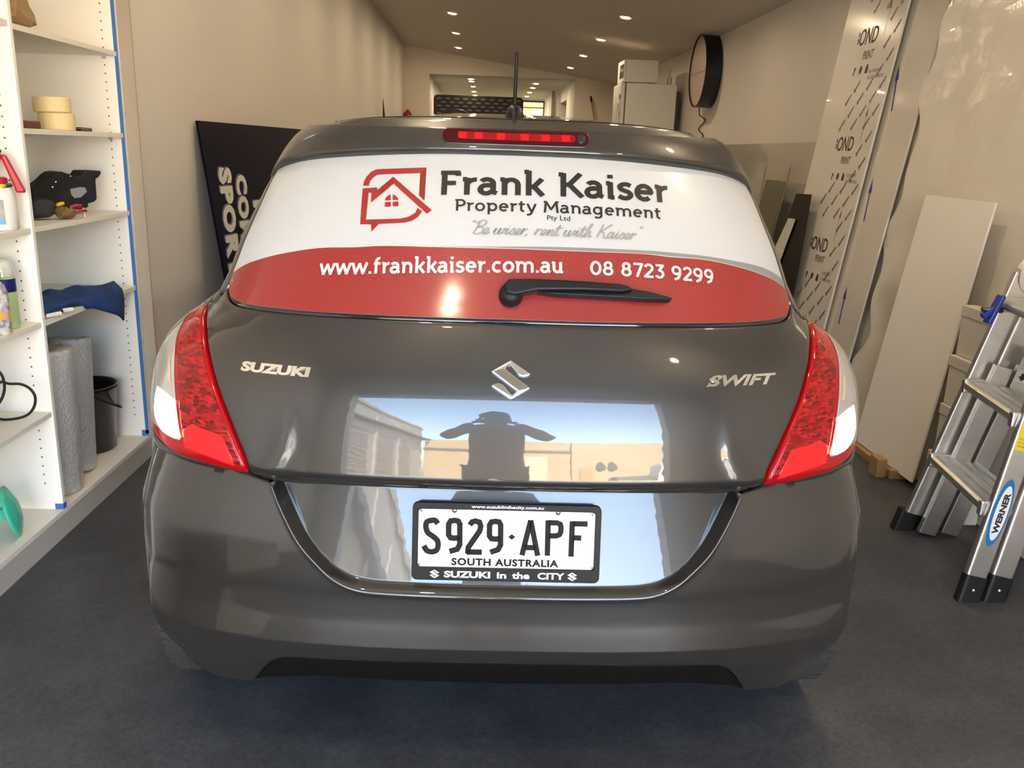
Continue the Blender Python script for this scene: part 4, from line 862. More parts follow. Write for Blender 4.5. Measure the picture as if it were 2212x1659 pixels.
obj('ink_band', (lambda b: tube(b, [d0, d1], .0082, 12))(bmesh.new()), mat('pen_black', (.02, .016, .014), .4), o_)
pen((98, 683), (132, 677), 'all white marker pen nearest the front of the fourth shelf', white)
# bottom: bubble wrap rolls and bucket
bw = bpy.data.materials.new('bubble_wrap'); bw.use_nodes = True; n, l = bw.node_tree.nodes, bw.node_tree.links; p_ = n['Principled BSDF']; p_.inputs['Base Color'].default_value = (.55, .55, .54, 1); p_.inputs['Roughness'].default_value = .28; p_.inputs['Coat Weight'].default_value = .4; p_.inputs['Transmission Weight'].default_value = .15
tc = n.new('ShaderNodeTexCoord'); v_ = n.new('ShaderNodeTexVoronoi'); v_.inputs['Scale'].default_value = 95; l.new(tc.outputs['Object'], v_.inputs['Vector']); b_ = n.new('ShaderNodeBump'); b_.inputs['Strength'].default_value = .6; b_.inputs['Distance'].default_value = .006; l.new(v_.outputs['Distance'], b_.inputs['Height']); l.new(b_.outputs[0], p_.inputs['Normal'])
def wrap(x, y, r, h, lean, label):
    M = Matrix.Translation((x, y, .1010+r*abs(math.sin(lean)))) @ Matrix.Rotation(lean, 4, 'X')
    pts = [(r*.25, h-.01), (r*.55, h-.003), (r*.94, h-.002), (r, h-.012), (r*1.01, h*.6), (r*.99, h*.3), (r*.985, .012), (r*.95, 0), (0, 0)]
    o = single('bubble_wrap_roll', lathe(bmesh.new(), [(0, h-.02)]+pts, 40, M), bw, label, 'bubble wrap', 'bubble wrap rolls in the bottom bay', smooth=True); return o
wrap(-1.585, 3.10, .105, .545, -.02, 'wide upright roll of bubble wrap beside the divider'); wrap(-1.60, 3.310, .080, .53, -.10, 'narrower leaning roll of bubble wrap in front of the black bucket')
bk = single('bucket', lathe(bmesh.new(), [(0, .004), (.105, .0), (.110, .004), (.130, .27), (.138, .272), (.139, .285), (.131, .287), (.127, .27), (.104, .012), (0, .012)], 40, Matrix.Translation((-1.66, 3.575, .1010))), mat('black_bucket', (.010, .010, .010), .35, coat=.4), 'black plastic bucket behind the bubble wrap', 'bucket', smooth=True)
obj('handle', (lambda b: tube(b, [(-1.66+.140*math.cos(a), 3.575+.140*math.sin(a), .1008+.262-.10*math.sin((a+.9)/3.4*PI)) for a in np.linspace(-.9, 2.5, 18)], .004, 8))(bmesh.new()), black, bk)

# left bay: spray bottle, bottles, cable, suction pad
def spray():
    x, y, z = -1.515, 2.835, 1.1022
    t = thing('spray_bottle', 'white spray bottle with big red trigger head', 'spray bottle', (x, y, z), -PI/2+.45)
    obj('body', lathe(bmesh.new(), [(0, .002), (.040, 0), (.045, .006), (.046, .06), (.045, .10), (.040, .125), (.026, .14), (.022, .150), (.022, .165), (0, .165)], 32), white, t, smooth=True)
    obj('label_panel', lathe(bmesh.new(), [(.0466, .022), (.0466, .098)], 16, None, -2.3+1.1, -.9+1.1), mat('grey_label', (.30, .30, .29), .5, noise=(90, .5, (.45, .45, .44))), t, smooth=True)
    obj('label_band', lathe(bmesh.new(), [(.0469, .022), (.0469, .034)], 16, None, -2.3+1.1, -.9+1.1), mat('sky_blue_band', (.10, .45, .70), .5), t, smooth=True)
    M = Matrix.Rotation(-.25, 4, 'Z') @ Matrix.Translation((.0472, 0, .083)) @ Matrix.Rotation(PI/2, 4, 'Y'); obj('hazard_diamond', prism(bmesh.new(), [(-.009, 0), (0, -.008), (.009, 0), (0, .008)], 0, .0006, M), mat('hazard_red', (.55, .02, .04), .5), t)
    red = mat('red_trigger', (.45, .015, .025), .35)
    R_ = Matrix(((0, 0, 1, 0), (1, 0, 0, 0), (0, 1, 0, 0), (0, 0, 0, 1)))
    obj('spray_head', prism(bmesh.new(), [(-.075, .16), (-.02, .165), (.005, .20), (.02, .235), (-.01, .245), (-.09, .24), (-.11, .22)], -.016, .016, R_), red, t, bevel=.005)
    obj('trigger', prism(bmesh.new(), [(.012, .235), (.030, .235), (.072, .128), (.074, .118), (.045, .118), (.042, .135)], -.013, .013, R_), red, t, bevel=.006)
    obj('head_cap', boxm(-.013, .013, -.06, .018, .240, .2505), plastic, t, bevel=.003)
    obj('neck_collar', lathe(bmesh.new(), [(.024, .145), (.026, .150), (.026, .163), (.02, .166)], 24), red, t)
    return t
spray()
kc = tag(obj('plastic_clip', (lambda b: tube(b, [on_x(2, 403, -1.44), on_x(9, 402, -1.44)], .006, 10))(bmesh.new()), mat('lime_plastic', (.65, .62, .05), .4)), 'small yellow and dark grey clip hooked on the spray bottle', 'clip')
obj('clip_end', (lambda b: tube(b, [on_x(9, 402, -1.44), on_x(23, 400, -1.44)], .0065, 10))(bmesh.new()), mat('dark_grey_plastic', (.04, .04, .045), .4), kc)
def can(x, y, z, r, h, m, m2, dome, label, cat):
    o = single('bottle', lathe(bmesh.new(), [(0, .001), (r*.93, 0), (r, .006), (r, h), (r*.9, h+.004), (0, h+.004)], 32, Matrix.Translation((x, y, z))), m, label, cat, smooth=True)
    obj('band', lathe(bmesh.new(), [(r*1.004, h-.045), (r*1.004, h-.002)], 32, Matrix.Translation((x, y, z))), m2, o, smooth=True)
    obj('dome_cap', lathe(bmesh.new(), [(r, h+.004), (r*1.0, h+.025), (r*.85, h+.045), (r*.5, h+.06), (0, h+.064)], 32, Matrix.Translation((x, y, z))), dome, o, smooth=True); return o
clearcap = mat('clear_cap', (.60, .60, .52), .08, coat=1)
can(-1.530, 2.815, .7873, .038, .165, mat('pale_green_label', (.45, .62, .30), .4), mat('deep_blue_band', (.02, .02, .16), .4), clearcap, 'pale green can with dark blue band and clear domed cap', 'spray can')
bo = single('bottle', lathe(bmesh.new(), [(0, .001), (.030, 0), (.033, .005), (.033, .13), (.026, .155), (.012, .172), (.012, .198), (0, .2)], 28, Matrix.Translation((-1.500, 2.715, .7873))), mat('printed_label', (.22, .22, .36), .35, noise=(55, .22, (.75, .70, .55))), 'small bottle with printed label at the left edge of the photo', 'bottle', smooth=True)
obj('orange_label', lathe(bmesh.new(), [(.0335, .05), (.0335, .075)], 16, Matrix.Translation((-1.500, 2.715, .7873)), -2.4, .2), mat('orange_label', (.75, .36, .06), .4), bo); obj('round_badge', lathe(bmesh.new(), [(0, .001), (.017, .001), (.019, 0)], 20, Matrix.Translation((-1.468, 2.708, .7873+.062)) @ Matrix.Rotation(PI/2, 4, 'Y')), mat('badge_white', (.8, .6, .58), .4), bo)
# cable with plug
cpts = [on_y(px, py, 2.80) for px, py in [(-40, 880), (-15, 850), (0, 826), (20, 829), (45, 830), (65, 840), (76, 858), (73, 880), (58, 897), (30, 905), (0, 905), (-20, 890), (0, 868), (9, 845), (8, 822), (0, 805), (-20, 790)]]
cab_ = single('cable', (lambda b: tube(b, cr([tuple(q) for q in cpts], 6), .0045, 10))(bmesh.new()), rubber, 'coiled black power cable on the bottom left shelf', 'cable', smooth=True)
pp = on_z(4, 930, .4685); obj('plug', lathe(bmesh.new(), [(0, 0), (.018, .002), (.021, .012), (.016, .03), (.008, .045), (0, .05)], 20, Matrix.Translation((pp[0]-.02, pp[1], .4685+.022)) @ Matrix.Rotation(1.2, 4, 'X')), rubber, cab_, smooth=True)
# teal suction pad
teal = mat('teal_plastic', (.06, .55, .38), .4)
tc_ = on_y(36, 1104, 2.66); MT = Matrix.Translation((-1.528, 2.70, .1008+.0885)) @ Matrix.Rotation(.38, 4, 'Z') @ Matrix.Rotation(PI/2-.25, 4, 'Y') @ Matrix.Rotation(0, 4, 'Z')
su = single('suction_pad', lathe(bmesh.new(), [(0, .02), (.03, .022), (.045, .018), (.075, .006), (.088, 0), (.086, -.006), (.05, -.002), (0, 0)], 40, MT), teal, 'teal suction pad standing on edge on the lowest shelf', 'suction pad', smooth=True)
obj('handle', (lambda b: (box(b, -.016, .016, -.012, .012, -.08, .0, MT), box(b, -.02, .02, -.02, .02, -.03, -.016, MT), b)[-1])(bmesh.new()), teal, su, bevel=.003)

# navy sign leaning on the left wall
navy = mat('navy_gloss', (.0025, .0025, .012), .30, spec=.10); edgew = mat('panel_edge', (.35, .37, .40), .4)
A = np.array([-1.401, 4.455, 1.498]); B_ = np.array([-1.128, 6.167, 1.498]); kx = .135
dn = np.array([kx*1.0, 0, -1.0]); yd = (B_-A)/np.linalg.norm(B_-A); H_ = 1.487
A0 = A+dn*H_; MS = frame(A0, yd, A-A0)                     # x along the sign's foot, y up the sign, z out into the room
if MS.col[2][0] < 0: MS = MS @ Matrix.Scale(-1, 4, (0, 0, 1))
Ls = float(np.linalg.norm(A-A0)); Lw = float(np.linalg.norm(B_-A))
sg_ = single('sign_panel', boxm(0, Lw, 0, Ls, -.012, 0, M=MS), navy, 'dark navy sign with silver letters leaning on the left wall', 'sign')
silv = mat('sign_silver', (.62, .60, .52), .4); shad = mat('sign_blue_edge', (.10, .11, .20), .4)
def sign_line(txt, px_top, px_bot, wid, name):
    """a line of letters reading down the panel, from the photo points of its two ends"""
    P0, P1 = px_top, px_bot; VF = type_text(txt, .06, 0, 1.15); V, F = VF
    ux, uy = (P1[0]-P0[0]), (P1[1]-P0[1])
    def put(z, sh): return [tuple(MS @ Vector((P0[0]+ux*a+wid*b+sh, P0[1]+uy*a-sh*.6, z))) for a, b in V]
    obj(name+'_shadow', (put(.0012, -.012), F), shad, sg_); obj(name, (put(.0024, 0), F), silv, sg_)
MSi = MS.inverted()
def on_sign(px, py):
    d = Vector(ray(px, py)); o = Vector(CAM); nz = MS.col[2].to_3d(); t = (Vector(A0)-o).dot(nz)/d.dot(nz); q = MSi @ (o+d*t); return (q.x, q.y)
sign_line('SPORTS', on_sign(470, 362), on_sign(500, 640), on_sign(497, 362)[0]-on_sign(470, 362)[0], 'lettering')
sign_line('COMFORT', on_sign(508, 378), on_sign(536, 690), on_sign(531, 381)[0]-on_sign(508, 378)[0], 'lettering')
sign_line('FOOT', on_sign(546, 434), on_sign(562, 640), on_sign(570, 437)[0]-on_sign(546, 434)[0], 'lettering')
q = on_x(825, 250, -1.30); single('pole', (lambda b: tube(b, [(q[0]+.06, q[1], .5), (q[0]+.03, q[1], 1.75), (q[0]+.015, q[1], 2.03)], [.025, .020, .003], 8))(bmesh.new()), rubber, 'thin dark pointed pole standing by the left wall', 'pole', smooth=True)
q = on_y(880, 247, 15.45)
ext = single('fire_extinguisher', lathe(bmesh.new(), [(0, .0), (.075, .0), (.08, .02), (.08, .40), (.06, .45), (.03, .475), (.03, .50), (0, .50)], 24, Matrix.Translation((q[0], 15.50, q[2]-.42))), mat('extinguisher_red', (.30, .015, .012), .35), 'dark red rounded fire extinguisher top near the back left corner', 'fire extinguisher', smooth=True)
obj('bracket', boxm(q[0]-.03, q[0]+.03, 15.57, 15.66, q[2]-.3, q[2]-.05), plastic, ext)
# ------------------------------------------------------------------ sheets leaning on the right wall
def leaning(name, y0, y1, L, x0, k, th, m, label, cat, group=None, z0=.004, bev=0):
    """a board standing on the floor at x0, leaning towards the wall by k per metre of height"""
    up = np.array([k, 0, 1.])/math.hypot(k, 1); M = frame((x0, y0, z0), (0, 1, 0), up)          # x along the foot, y up the board
    s = 1 if M.col[2][0] < 0 else -1                                                            # the side that faces the room
    o = obj(name, boxm(0, y1-y0, 0, L, -s*th, 0, M=M), m, None, bevel=bev); tag(o, label, cat, group); return o, M, s
def board(name, corners, x0, k, th, m, label, cat, group=None):
    """a board given by the photo points of its corners on the leaning plane x0, k"""
    P4 = [on_lean(*c, x0, k) for c in corners] if len(corners[0]) == 2 else [np.array(c) for c in corners]
    nrm = np.array([1, 0, -k])/math.hypot(1, k)*th; return tag(obj(name, quadbox([tuple(p) for p in P4], nrm), m), label, cat, group)
acp = mat('sheet_white_film', (.63, .60, .545), .22, coat=.3); ink = mat('print_black', (.03, .03, .03), .5); inkg = mat('print_grey', (.10, .095, .09), .5); inkb = mat('print_blue', (.02, .04, .30), .5)
stackg = 'sheets leaning on the right wall'
# grey acrylic panel with offcuts in front
ac = leaning('acrylic_sheet', 5.62, 7.95, 1.53, 2.045, .095, .006, mat('smoky_acrylic', (.36, .335, .285), .12, coat=.5), 'smoky grey acrylic sheet leaning on the right wall behind the offcuts', 'sheet')[0]
lb = bmesh.new()
for (px0, py0, px1, py1) in ((1655, 355, 1640, 430), (1706, 360, 1690, 440), (1612, 350, 1606, 385)):
    p, q = on_lean(px0, py0, 2.040, .095), on_lean(px1, py1, 2.040, .095)
    d = (q-p); 
    for i in range(14):
        a = p+d*(i/14); b_ = p+d*((i+.6)/14); vs = [lb.verts.new(tuple(v)) for v in (a+[0, .012, 0], a-[0, .012, 0], b_-[0, .012, 0], b_+[0, .012, 0])]; lb.faces.new(vs)
obj('edge_print', lb, mat('faint_print', (.24, .22, .19), .5), ac)
board('offcut_board', [(1655, 388), (1697, 392), (1648, 560), (1604, 575)], 1.955, .10, .006, mat('olive_board', (.115, .105, .065), .35), 'narrow olive-grey offcut leaning on the acrylic sheet', 'board', stackg)
board('offcut_board', [(1659, 410), (1664, 410), (1648, 480), (1643, 480)], 1.952, .10, .004, mat('green_board', (.05, .09, .03), .4), 'thin green edge beside the olive offcut', 'board') if False else None
board('offcut_board', [(1720, 418), (1752, 420), (1707, 668), (1640, 640)], 1.945, .10, .006, mat('dark_brown_gloss', (.014, .008, .006), .4, spec=.2), 'glossy dark brown offcut leaning beside the printed sheet', 'board', stackg)
st = board('offcut_strip', [(1703, 471), (1717, 473), (1676, 585), (1655, 575)], 1.930, .10, .005, acp, 'narrow white printed strip lying against the dark brown offcut', 'strip', stackg)
# printed composite sheet
o, M, s = leaning('composite_sheet', 4.83, 5.64, 2.46, 1.972, .131, .012, acp, 'tall composite sheet with protective film printed in black', 'sheet')
Mi = M.inverted()
nz = M.col[2].to_3d()
def on_board(px, py, M):
    d = Vector(ray(px, py)); o_ = Vector(CAM); n_ = M.col[2].to_3d(); t = (M.translation-o_).dot(n_)/d.dot(n_); q = M.inverted() @ (o_+d*t); return np.array((q.x, q.y))
def write(VF, M, s, P, X, Yv, m, par, name, z=.0012):
    """lettering on a board: P its lower left corner, X along the line, Yv up (in the board's own plane)"""
    V, F = VF; X = np.array(X); Yv = np.array(Yv); vs = [tuple(M @ Vector((*(P+X*a+Yv*b), s*z))) for a, b in V]
    return obj(name, (vs, F), m, par)
# left is the far end: the line runs from high x to low x
bits = {'ink': [], 'grey': [], 'words': []}; blocks = []
def add(kind, VF, P, X, Yv):
    V, F = VF; bits[kind].append(([tuple(np.array(P)+np.array(X)*a+np.array(Yv)*b) for a, b in V], F))
x_r = 0.01; xL = .50
Vt = np.array(type_text('BOND', .0)[0]); 
def cut(VF, lo):
    """drop what lies before lo along the line (the film is cut there)"""
    V, F = VF; return V, [f for f in F if min(V[i][0] for i in f) >= lo]
for (pb, pd, pt) in (((1850, 102), (1893, 90), (1893, 55)), ((1803, 326), (1841, 322), (1841, 291)), ((1748, 536), (1788, 531), (1788, 500))):
    B_ = on_board(*pb, M); D_ = on_board(*pd, M); T_ = on_board(*pt, M)
    h = T_[1]-D_[1]; X = D_-B_; X = X*np.array([1, 0]); add('ink', cut(type_text('BOND', .012, 0), .07), B_-X*.12, X*1.12, (0.0, h))
    c0 = on_board(pb[0]+12, pb[1]+28, M); add('grey', type_text('PRINT', .01), c0, X*.52, (0, h*.52))
    c1 = on_board(pb[0]-8, pb[1]+62, M); blocks.append((c1[1], T_[1]))
    for i, sh in enumerate(((.0,), (.25,), (.5,))):
        cx = c1+X*(.30*i); u = h*.5; w_ = -abs(X[0])*.07
        if i == 0: q = [(0, 0), (0, .9), (.5, 1.0), (.9, .7), (.4, .45), (.5, 0)]
        elif i == 1: q = [(0, .2), (.4, 0), (.9, .2), (1.1, .6), (.8, 1), (.2, 1), (-.1, .6)]
        else: q = [(0, 0), (1.2, 0), (1.2, .55), (.9, 1.05), (.3, 1.05), (0, .55)]
        bits['ink'].append(([tuple(cx+np.array((a*w_*1.6, b*u))) for a, b in q], [tuple(range(len(q)))]))
    c2 = on_board(pb[0]+26, pb[1]+56, M); xe = abs(c2[0])*.72
    for r in range(2): add('grey', type_text('INSTALL ONLY THIS DIRECTION WITH PROTECTIVE FILM', .0), c2+np.array((0, -.035*r)), (-xe*(1 if r else .8), 0), (0, .018))
    a_ = c2+np.array((-xe*.35, .20)); bits['grey'].append(([tuple(a_+np.array(v)) for v in ((0, 0), (-.003, 0), (-.003, .14), (.010, .14), (-.0015, .19), (-.013, .14), (0, .14))], [(0, 1, 2, 6), (3, 4, 5)]))
W_ = type_text('Spicers', .035, .2)
for r in range(34):
    y = .06+.073*r
    for c in range(3):
        x = .05+.165*c+(.08 if r % 2 else 0)
        if x > .52-.02*(r % 3) or (x > .13 and any(lo-.05 < y < hi+.02 for lo, hi in blocks)): continue
        a = math.radians(50); L = .082; P = np.array((x+.03, y)); add('words', W_, P, (-L*math.cos(a), L*math.sin(a)), (.021*math.sin(a), .021*math.cos(a)))
for kname, mm in (('ink', ink), ('grey', inkg)):
    for V, F in bits[kname]: obj('film_print', ([tuple(M @ Vector((v[0], v[1], s*.0012))) for v in V], F), mm, o)
V, F = join(bits['words']); obj('word_pattern', ([tuple(M @ Vector((v[0], v[1], s*.0012))) for v in V], F), inkg, o)['kind'] = 'stuff'
V = [on_lean(*p, 1.9745, .131) for p in ((1712, 470), (1717, 473), (1690, 545), (1677, 540))]
# second white sheet with blue arrows
o, M2, s2 = leaning('arrow_sheet', 4.47, 5.60, 2.44, 1.994, .137, .010, mat('sheet_clear_film', (.62, .58, .51), .14, coat=.6), 'tall white sheet with blue arrows behind the printed sheet', 'sheet')
for (p0, p1) in (((1926, 240), (1943, 140)), ((1866, 478), (1886, 385)), ((1812, 700), (1830, 618))):
    a = on_board(*p0, M2); b_ = on_board(*p1, M2); d = b_-a; L = np.hypot(*d); d = d/L; e = np.array((-d[1], d[0])); w_ = .010
    q = [a-e*w_*.6, a+e*w_*.6, a+d*L*.66+e*w_*.6, a+d*L*.66+e*w_*1.9, b_, a+d*L*.66-e*w_*1.9, a+d*L*.66-e*w_*.6]
    obj('blue_arrow', ([tuple(M2 @ Vector((*v, s2*.0015))) for v in q], [(0, 1, 2, 6), (3, 4, 5), (2, 3, 5, 6)]), inkb, o)
# big sheet in crumpled plastic film
o, M3, s3 = leaning('wrapped_sheet', 2.30, 4.62, 2.46, 2.060, .115, .03, mat('wrapped_white', (.66, .62, .545), .35), 'large white sheet loosely wrapped in crumpled clear plastic', 'sheet')
fmx = bpy.data.materials.new('crumpled_film'); fmx.use_nodes = True; n, l = fmx.node_tree.nodes, fmx.node_tree.links; p_ = n['Principled BSDF']; p_.inputs['Base Color'].default_value = (.66, .62, .54, 1); p_.inputs['Roughness'].default_value = .16; p_.inputs['Coat Weight'].default_value = .6
tcf = n.new('ShaderNodeTexCoord'); vf_ = n.new('ShaderNodeTexVoronoi'); vf_.feature = 'DISTANCE_TO_EDGE'; vf_.inputs['Scale'].default_value = 5.5; nz_ = n.new('ShaderNodeTexNoise'); nz_.inputs['Scale'].default_value = 3; nz_.inputs['Detail'].default_value = 5; mxv = n.new('ShaderNodeMixRGB'); mxv.inputs[0].default_value = .35; l.new(tcf.outputs['Object'], nz_.inputs[0]); l.new(tcf.outputs['Object'], mxv.inputs[1]); l.new(nz_.outputs['Color'], mxv.inputs[2]); l.new(mxv.outputs[0], vf_.inputs['Vector']); bf_ = n.new('ShaderNodeBump'); bf_.inputs['Strength'].default_value = .13; bf_.inputs['Distance'].default_value = .05; l.new(vf_.outputs['Distance'], bf_.inputs['Height']); l.new(bf_.outputs[0], p_.inputs['Normal'])
V = []; nu_, nv_ = 60, 70; r3 = np.random.default_rng(11); fr_ = [(r3.uniform(2, 16), r3.uniform(-14, 14), r3.uniform(0, 6.3), r3.uniform(.3, 1)) for _ in range(16)]
for j in range(nv_):
    v = j/(nv_-1)
    for i in range(nu_):
        u = i/(nu_-1); x = 2.13*u; y = 2.44*v; e_ = 0
        for (a, b_, ph, am) in fr_: e_ += am*abs(math.sin(a*u*1.6+b_*v+ph))**3
        edge = max(0, (u-.82)/.18); z = .004+.0013*e_*(1+2.5*edge)+.012*edge*abs(math.sin(17*v+9*u))
        x += edge*.035*math.sin(19*v)+edge*.03*math.sin(43*v+2)
        V.append(tuple(M3 @ Vector((x, y, s3*z))))
fs = [(j*nu_+i, j*nu_+i+1, (j+1)*nu_+i+1, (j+1)*nu_+i) for j in range(nv_-1) for i in range(nu_-1)]
obj('plastic_film', (V, fs), fmx, o, smooth=True)
# narrow white offcut on top, and the timber under it
n_w = board('white_panel', [(1.9585, 3.495, .035), (1.9585, 4.085, .035), (2.131, 4.085, 1.268), (2.131, 3.515, 1.262)][::-1], 1.95, .14, .010, mat('matt_white_panel', (.80, .76, .68), .6), 'plain matt white panel about waist high leaning on the wrapped sheet', 'panel')
timb = mat('raw_timber', (.40, .26, .11), .65, noise=(9, .5, (.30, .185, .075)))
p0 = np.array([1.905, 3.66]); p1 = np.array([1.925, 5.0])
single('timber_batten', boxm(1.925, 1.955, 3.66, 5.2, .0, .034), timb, 'long raw timber batten on the floor under the sheets', 'timber', bevel=.002)
single('timber_batten', boxm(1.925, 2.08, 3.618, 3.656, .0, .042), timb, 'short raw timber batten lying across under the white panel', 'timber', bevel=.002)
bk_ = on_z(1913, 1033, 0.0); single('timber_block', boxm(bk_[0]-.045, bk_[0]+.0, bk_[1]+.005, bk_[1]+.085, 0, .088), timb, 'square raw timber block standing at the end of the batten', 'timber block', bevel=.002)
# white cartons behind the ladder
ctn = mat('white_carton', (.64, .60, .53), .6)
lbl = ['bottom white carton of the stack behind the ladder', 'second white carton from the floor behind the ladder', 'third white carton from the floor behind the ladder', 'top white carton of the stack behind the ladder']
for k in range(4):
    z0 = .212*k; x0 = 1.986+.012*k
    c_ = single('carton', boxm(x0+.006*(k % 2), x0+.060, 3.115+.01*(k % 3), 3.44, z0+.0006, z0+.211), ctn, lbl[k], 'carton', 'white cartons behind the ladder', bevel=.004)
    obj('lid', boxm(x0-.004+.006*(k % 2), x0+.063, 3.111+.01*(k % 3), 3.444, z0+.165, z0+.2114), ctn, c_, bevel=.003)

# ------------------------------------------------------------------ ladder
alu = mat('brushed_aluminium', (.72, .71, .69), .34, .92, noise=(14, .5, (.60, .59, .57)), bump=(200, .06)); blk = mat('ladder_foot_black', (.010, .010, .010), .45); yel = mat('label_yellow', (.80, .60, .02), .45); lw = mat('label_white', (.80, .79, .76), .4); lblue = mat('label_blue', (.015, .16, .42), .4)
LD = thing('ladder', 'folded aluminium multi-position ladder with black feet at the right edge', 'ladder', (1.70, 2.80, 0)); LO_ = Vector((1.70, 2.80, 0))
def lp(name, bm, m, par=None, **k):
    o = obj(name, bm, m, par or LD, **k)
    if par is None: o.matrix_parent_inverse = Matrix.Translation(-LO_)
    return o
def stile(foot, lean, yl, x_, h0, h1, name, w=.074, t=.028, mm=alu, rad=.009):
    """one rail: section w (across) by t, from height h0 to h1 along its leaning line; x_ shifts it across"""
    ax = Vector((lean, yl, 1)).normalized(); M = frame(Vector(foot)+Vector((x_, 0, 0))+Vector((lean, yl, 1))*h0, Vector((1, 0, -lean)), ax.cross(Vector((1, 0, -lean))))
    # local x across (towards the wall), y along +y of the room, z up the rail
    if M.col[2].to_3d().dot(ax) < 0: M = frame(Vector(foot)+Vector((x_, 0, 0))+Vector((lean, yl, 1))*h0, Vector((1, 0, -lean)), -(ax.cross(Vector((1, 0, -lean)))))
    L = (h1-h0)*Vector((lean, yl, 1)).length; return lp(name, prism(bmesh.new(), rrect(0, w, -t/2, t/2, rad, 4), 0, L, M), mm), M, L
RF, LF = (1.628, 2.515, 0), (1.690, 3.060, 0); RK, LK = (.225, .10), (.250, -.030)
TOPH = 1.10
for i, x_ in enumerate((0, .088)):
    o1, MR, LR = stile(RF, *RK, x_, .085, TOPH, 'rail'); 
    stile(RF, *RK, x_-.003, .0, .095, 'rubber_foot', w=.080, t=.040, mm=blk, rad=.012)
    Mf = stile.__defaults__ and MR
    b = bmesh.new(); Mq = frame((RF[0]+x_+.042, RF[1]-.021, .045), (1, 0, -.225), (.225, .1, 1)); lathe(b, [(0, .004), (.005, .003), (.0065, 0)], 12, Mq); lp('foot_rivet', b, mat('steel_bright', (.75, .75, .74), .2, 1), smooth=True)
    if i == 0: MR0 = MR
    stile(LF, *LK, x_, .085, TOPH-.06, 'rail'); stile((LF[0], LF[1]+.02, 0), *LK, x_-.014, .0, .090, 'rubber_foot', w=.080, t=.045, mm=blk, rad=.010)
    # inner sliding channels
    stile((LF[0]+.055, LF[1]-.045, 0), *LK, x_, .020, .70, 'inner_channel', w=.070, t=.024, rad=.003)
    stile((RF[0]+.05, RF[1]+.060, 0), *RK, x_, .020, .60, 'inner_channel', w=.060, t=.024, rad=.003)
def rung(h, x_, name='rung'):
    a = Vector((RF[0]+x_+RK[0]*h, RF[1]+RK[1]*h+.016, h)); b_ = Vector((LF[0]+x_+LK[0]*h, LF[1]+LK[1]*h-.016, h)); d = b_-a; M = frame(a, d, Vector((0, 0, 1)).cross(d)); L = d.length
    if M.col[2][2] < 0: M = frame(a, d, -(Vector((0, 0, 1)).cross(d)))
    bm = prism(bmesh.new(), [(-.008, -.018), (.072, -.018), (.080, -.006), (.080, .010), (.070, .016), (.054, .012), (.036, .016), (.018, .012), (.0, .016), (-.012, .008), (-.014, -.006)], 0, L, Matrix(((0, 0, 1, 0), (1, 0, 0, 0), (0, 1, 0, 0), (0, 0, 0, 1))) if False else None)
    for v in bm.verts: c = v.co.copy(); v.co = M @ Vector((c.z, -(c.x)+.0, c.y)) if M.col[1][0] < 0 else M @ Vector((c.z, c.x, c.y))
    return lp(name, bm, alu, bevel=.003)
for h in (.315, .615, .925):
    rung(h, 0.0); rung(h-.012, .095)
    for q in (0, 1):
        P0 = Vector((RF[0]+RK[0]*h+.03, RF[1]+RK[1]*h+.022, h-.02)) if q == 0 else Vector((LF[0]+LK[0]*h+.03, LF[1]+LK[1]*h-.022, h-.02)); lp('rung_collar', boxm(P0.x-.046, P0.x+.052, P0.y-.012, P0.y+.012, P0.z-.012, P0.z+.042), alu, bevel=.006)
for q in (0, 1):                                          # hinge plates at the top
    P0 = Vector((RF[0]+RK[0]*TOPH+.085, RF[1]+RK[1]*TOPH, TOPH-.03)) if q == 0 else Vector((LF[0]+LK[0]*TOPH+.070, LF[1]+LK[1]*TOPH, TOPH-.075))
    hg = lathe(bmesh.new(), [(0, -.016), (.072, -.016), (.076, -.010), (.076, .010), (.072, .016), (0, .016)], 36, Matrix.Translation(P0) @ Matrix.Rotation(PI/2, 4, 'X')); ho = lp('hinge', hg, alu, smooth=False)
    rv_ = bmesh.new()
    for k in range(8): lathe(rv_, [(0, .004), (.004, .003), (.005, 0)], 8, Matrix.Translation(P0+Vector((.05*math.cos(k*PI/4), -.016, .05*math.sin(k*PI/4)))) @ Matrix.Rotation(PI/2, 4, 'X'))
    lp('hinge_rivets', rv_, mat('steel_bright', (.75, .75, .74), .2, 1))
kn_ = on_y(2148, 668, 2.98); lock = mat('blue_lock_lever', (.012, .035, .30), .4)
lp('lock_lever', (lambda b: (box(b, -.008, .008, -.02, .02, -.055, .055, Matrix.Translation(kn_) @ Matrix.Rotation(.35, 4, 'Y')), box(b, -.05, .0, -.012, .012, -.01, .012, Matrix.Translation(kn_) @ Matrix.Rotation(-.6, 4, 'Y')), b)[-1])(bmesh.new()), lock, bevel=.005)
lp('lock_pin', (lambda b: tube(b, [tuple(kn_+np.array([-.045, 0, 0])), tuple(kn_+np.array([.03, 0, -.005]))], .009, 12))(bmesh.new()), mat('dark_steel', (.12, .09, .07), .4, .6), smooth=True)
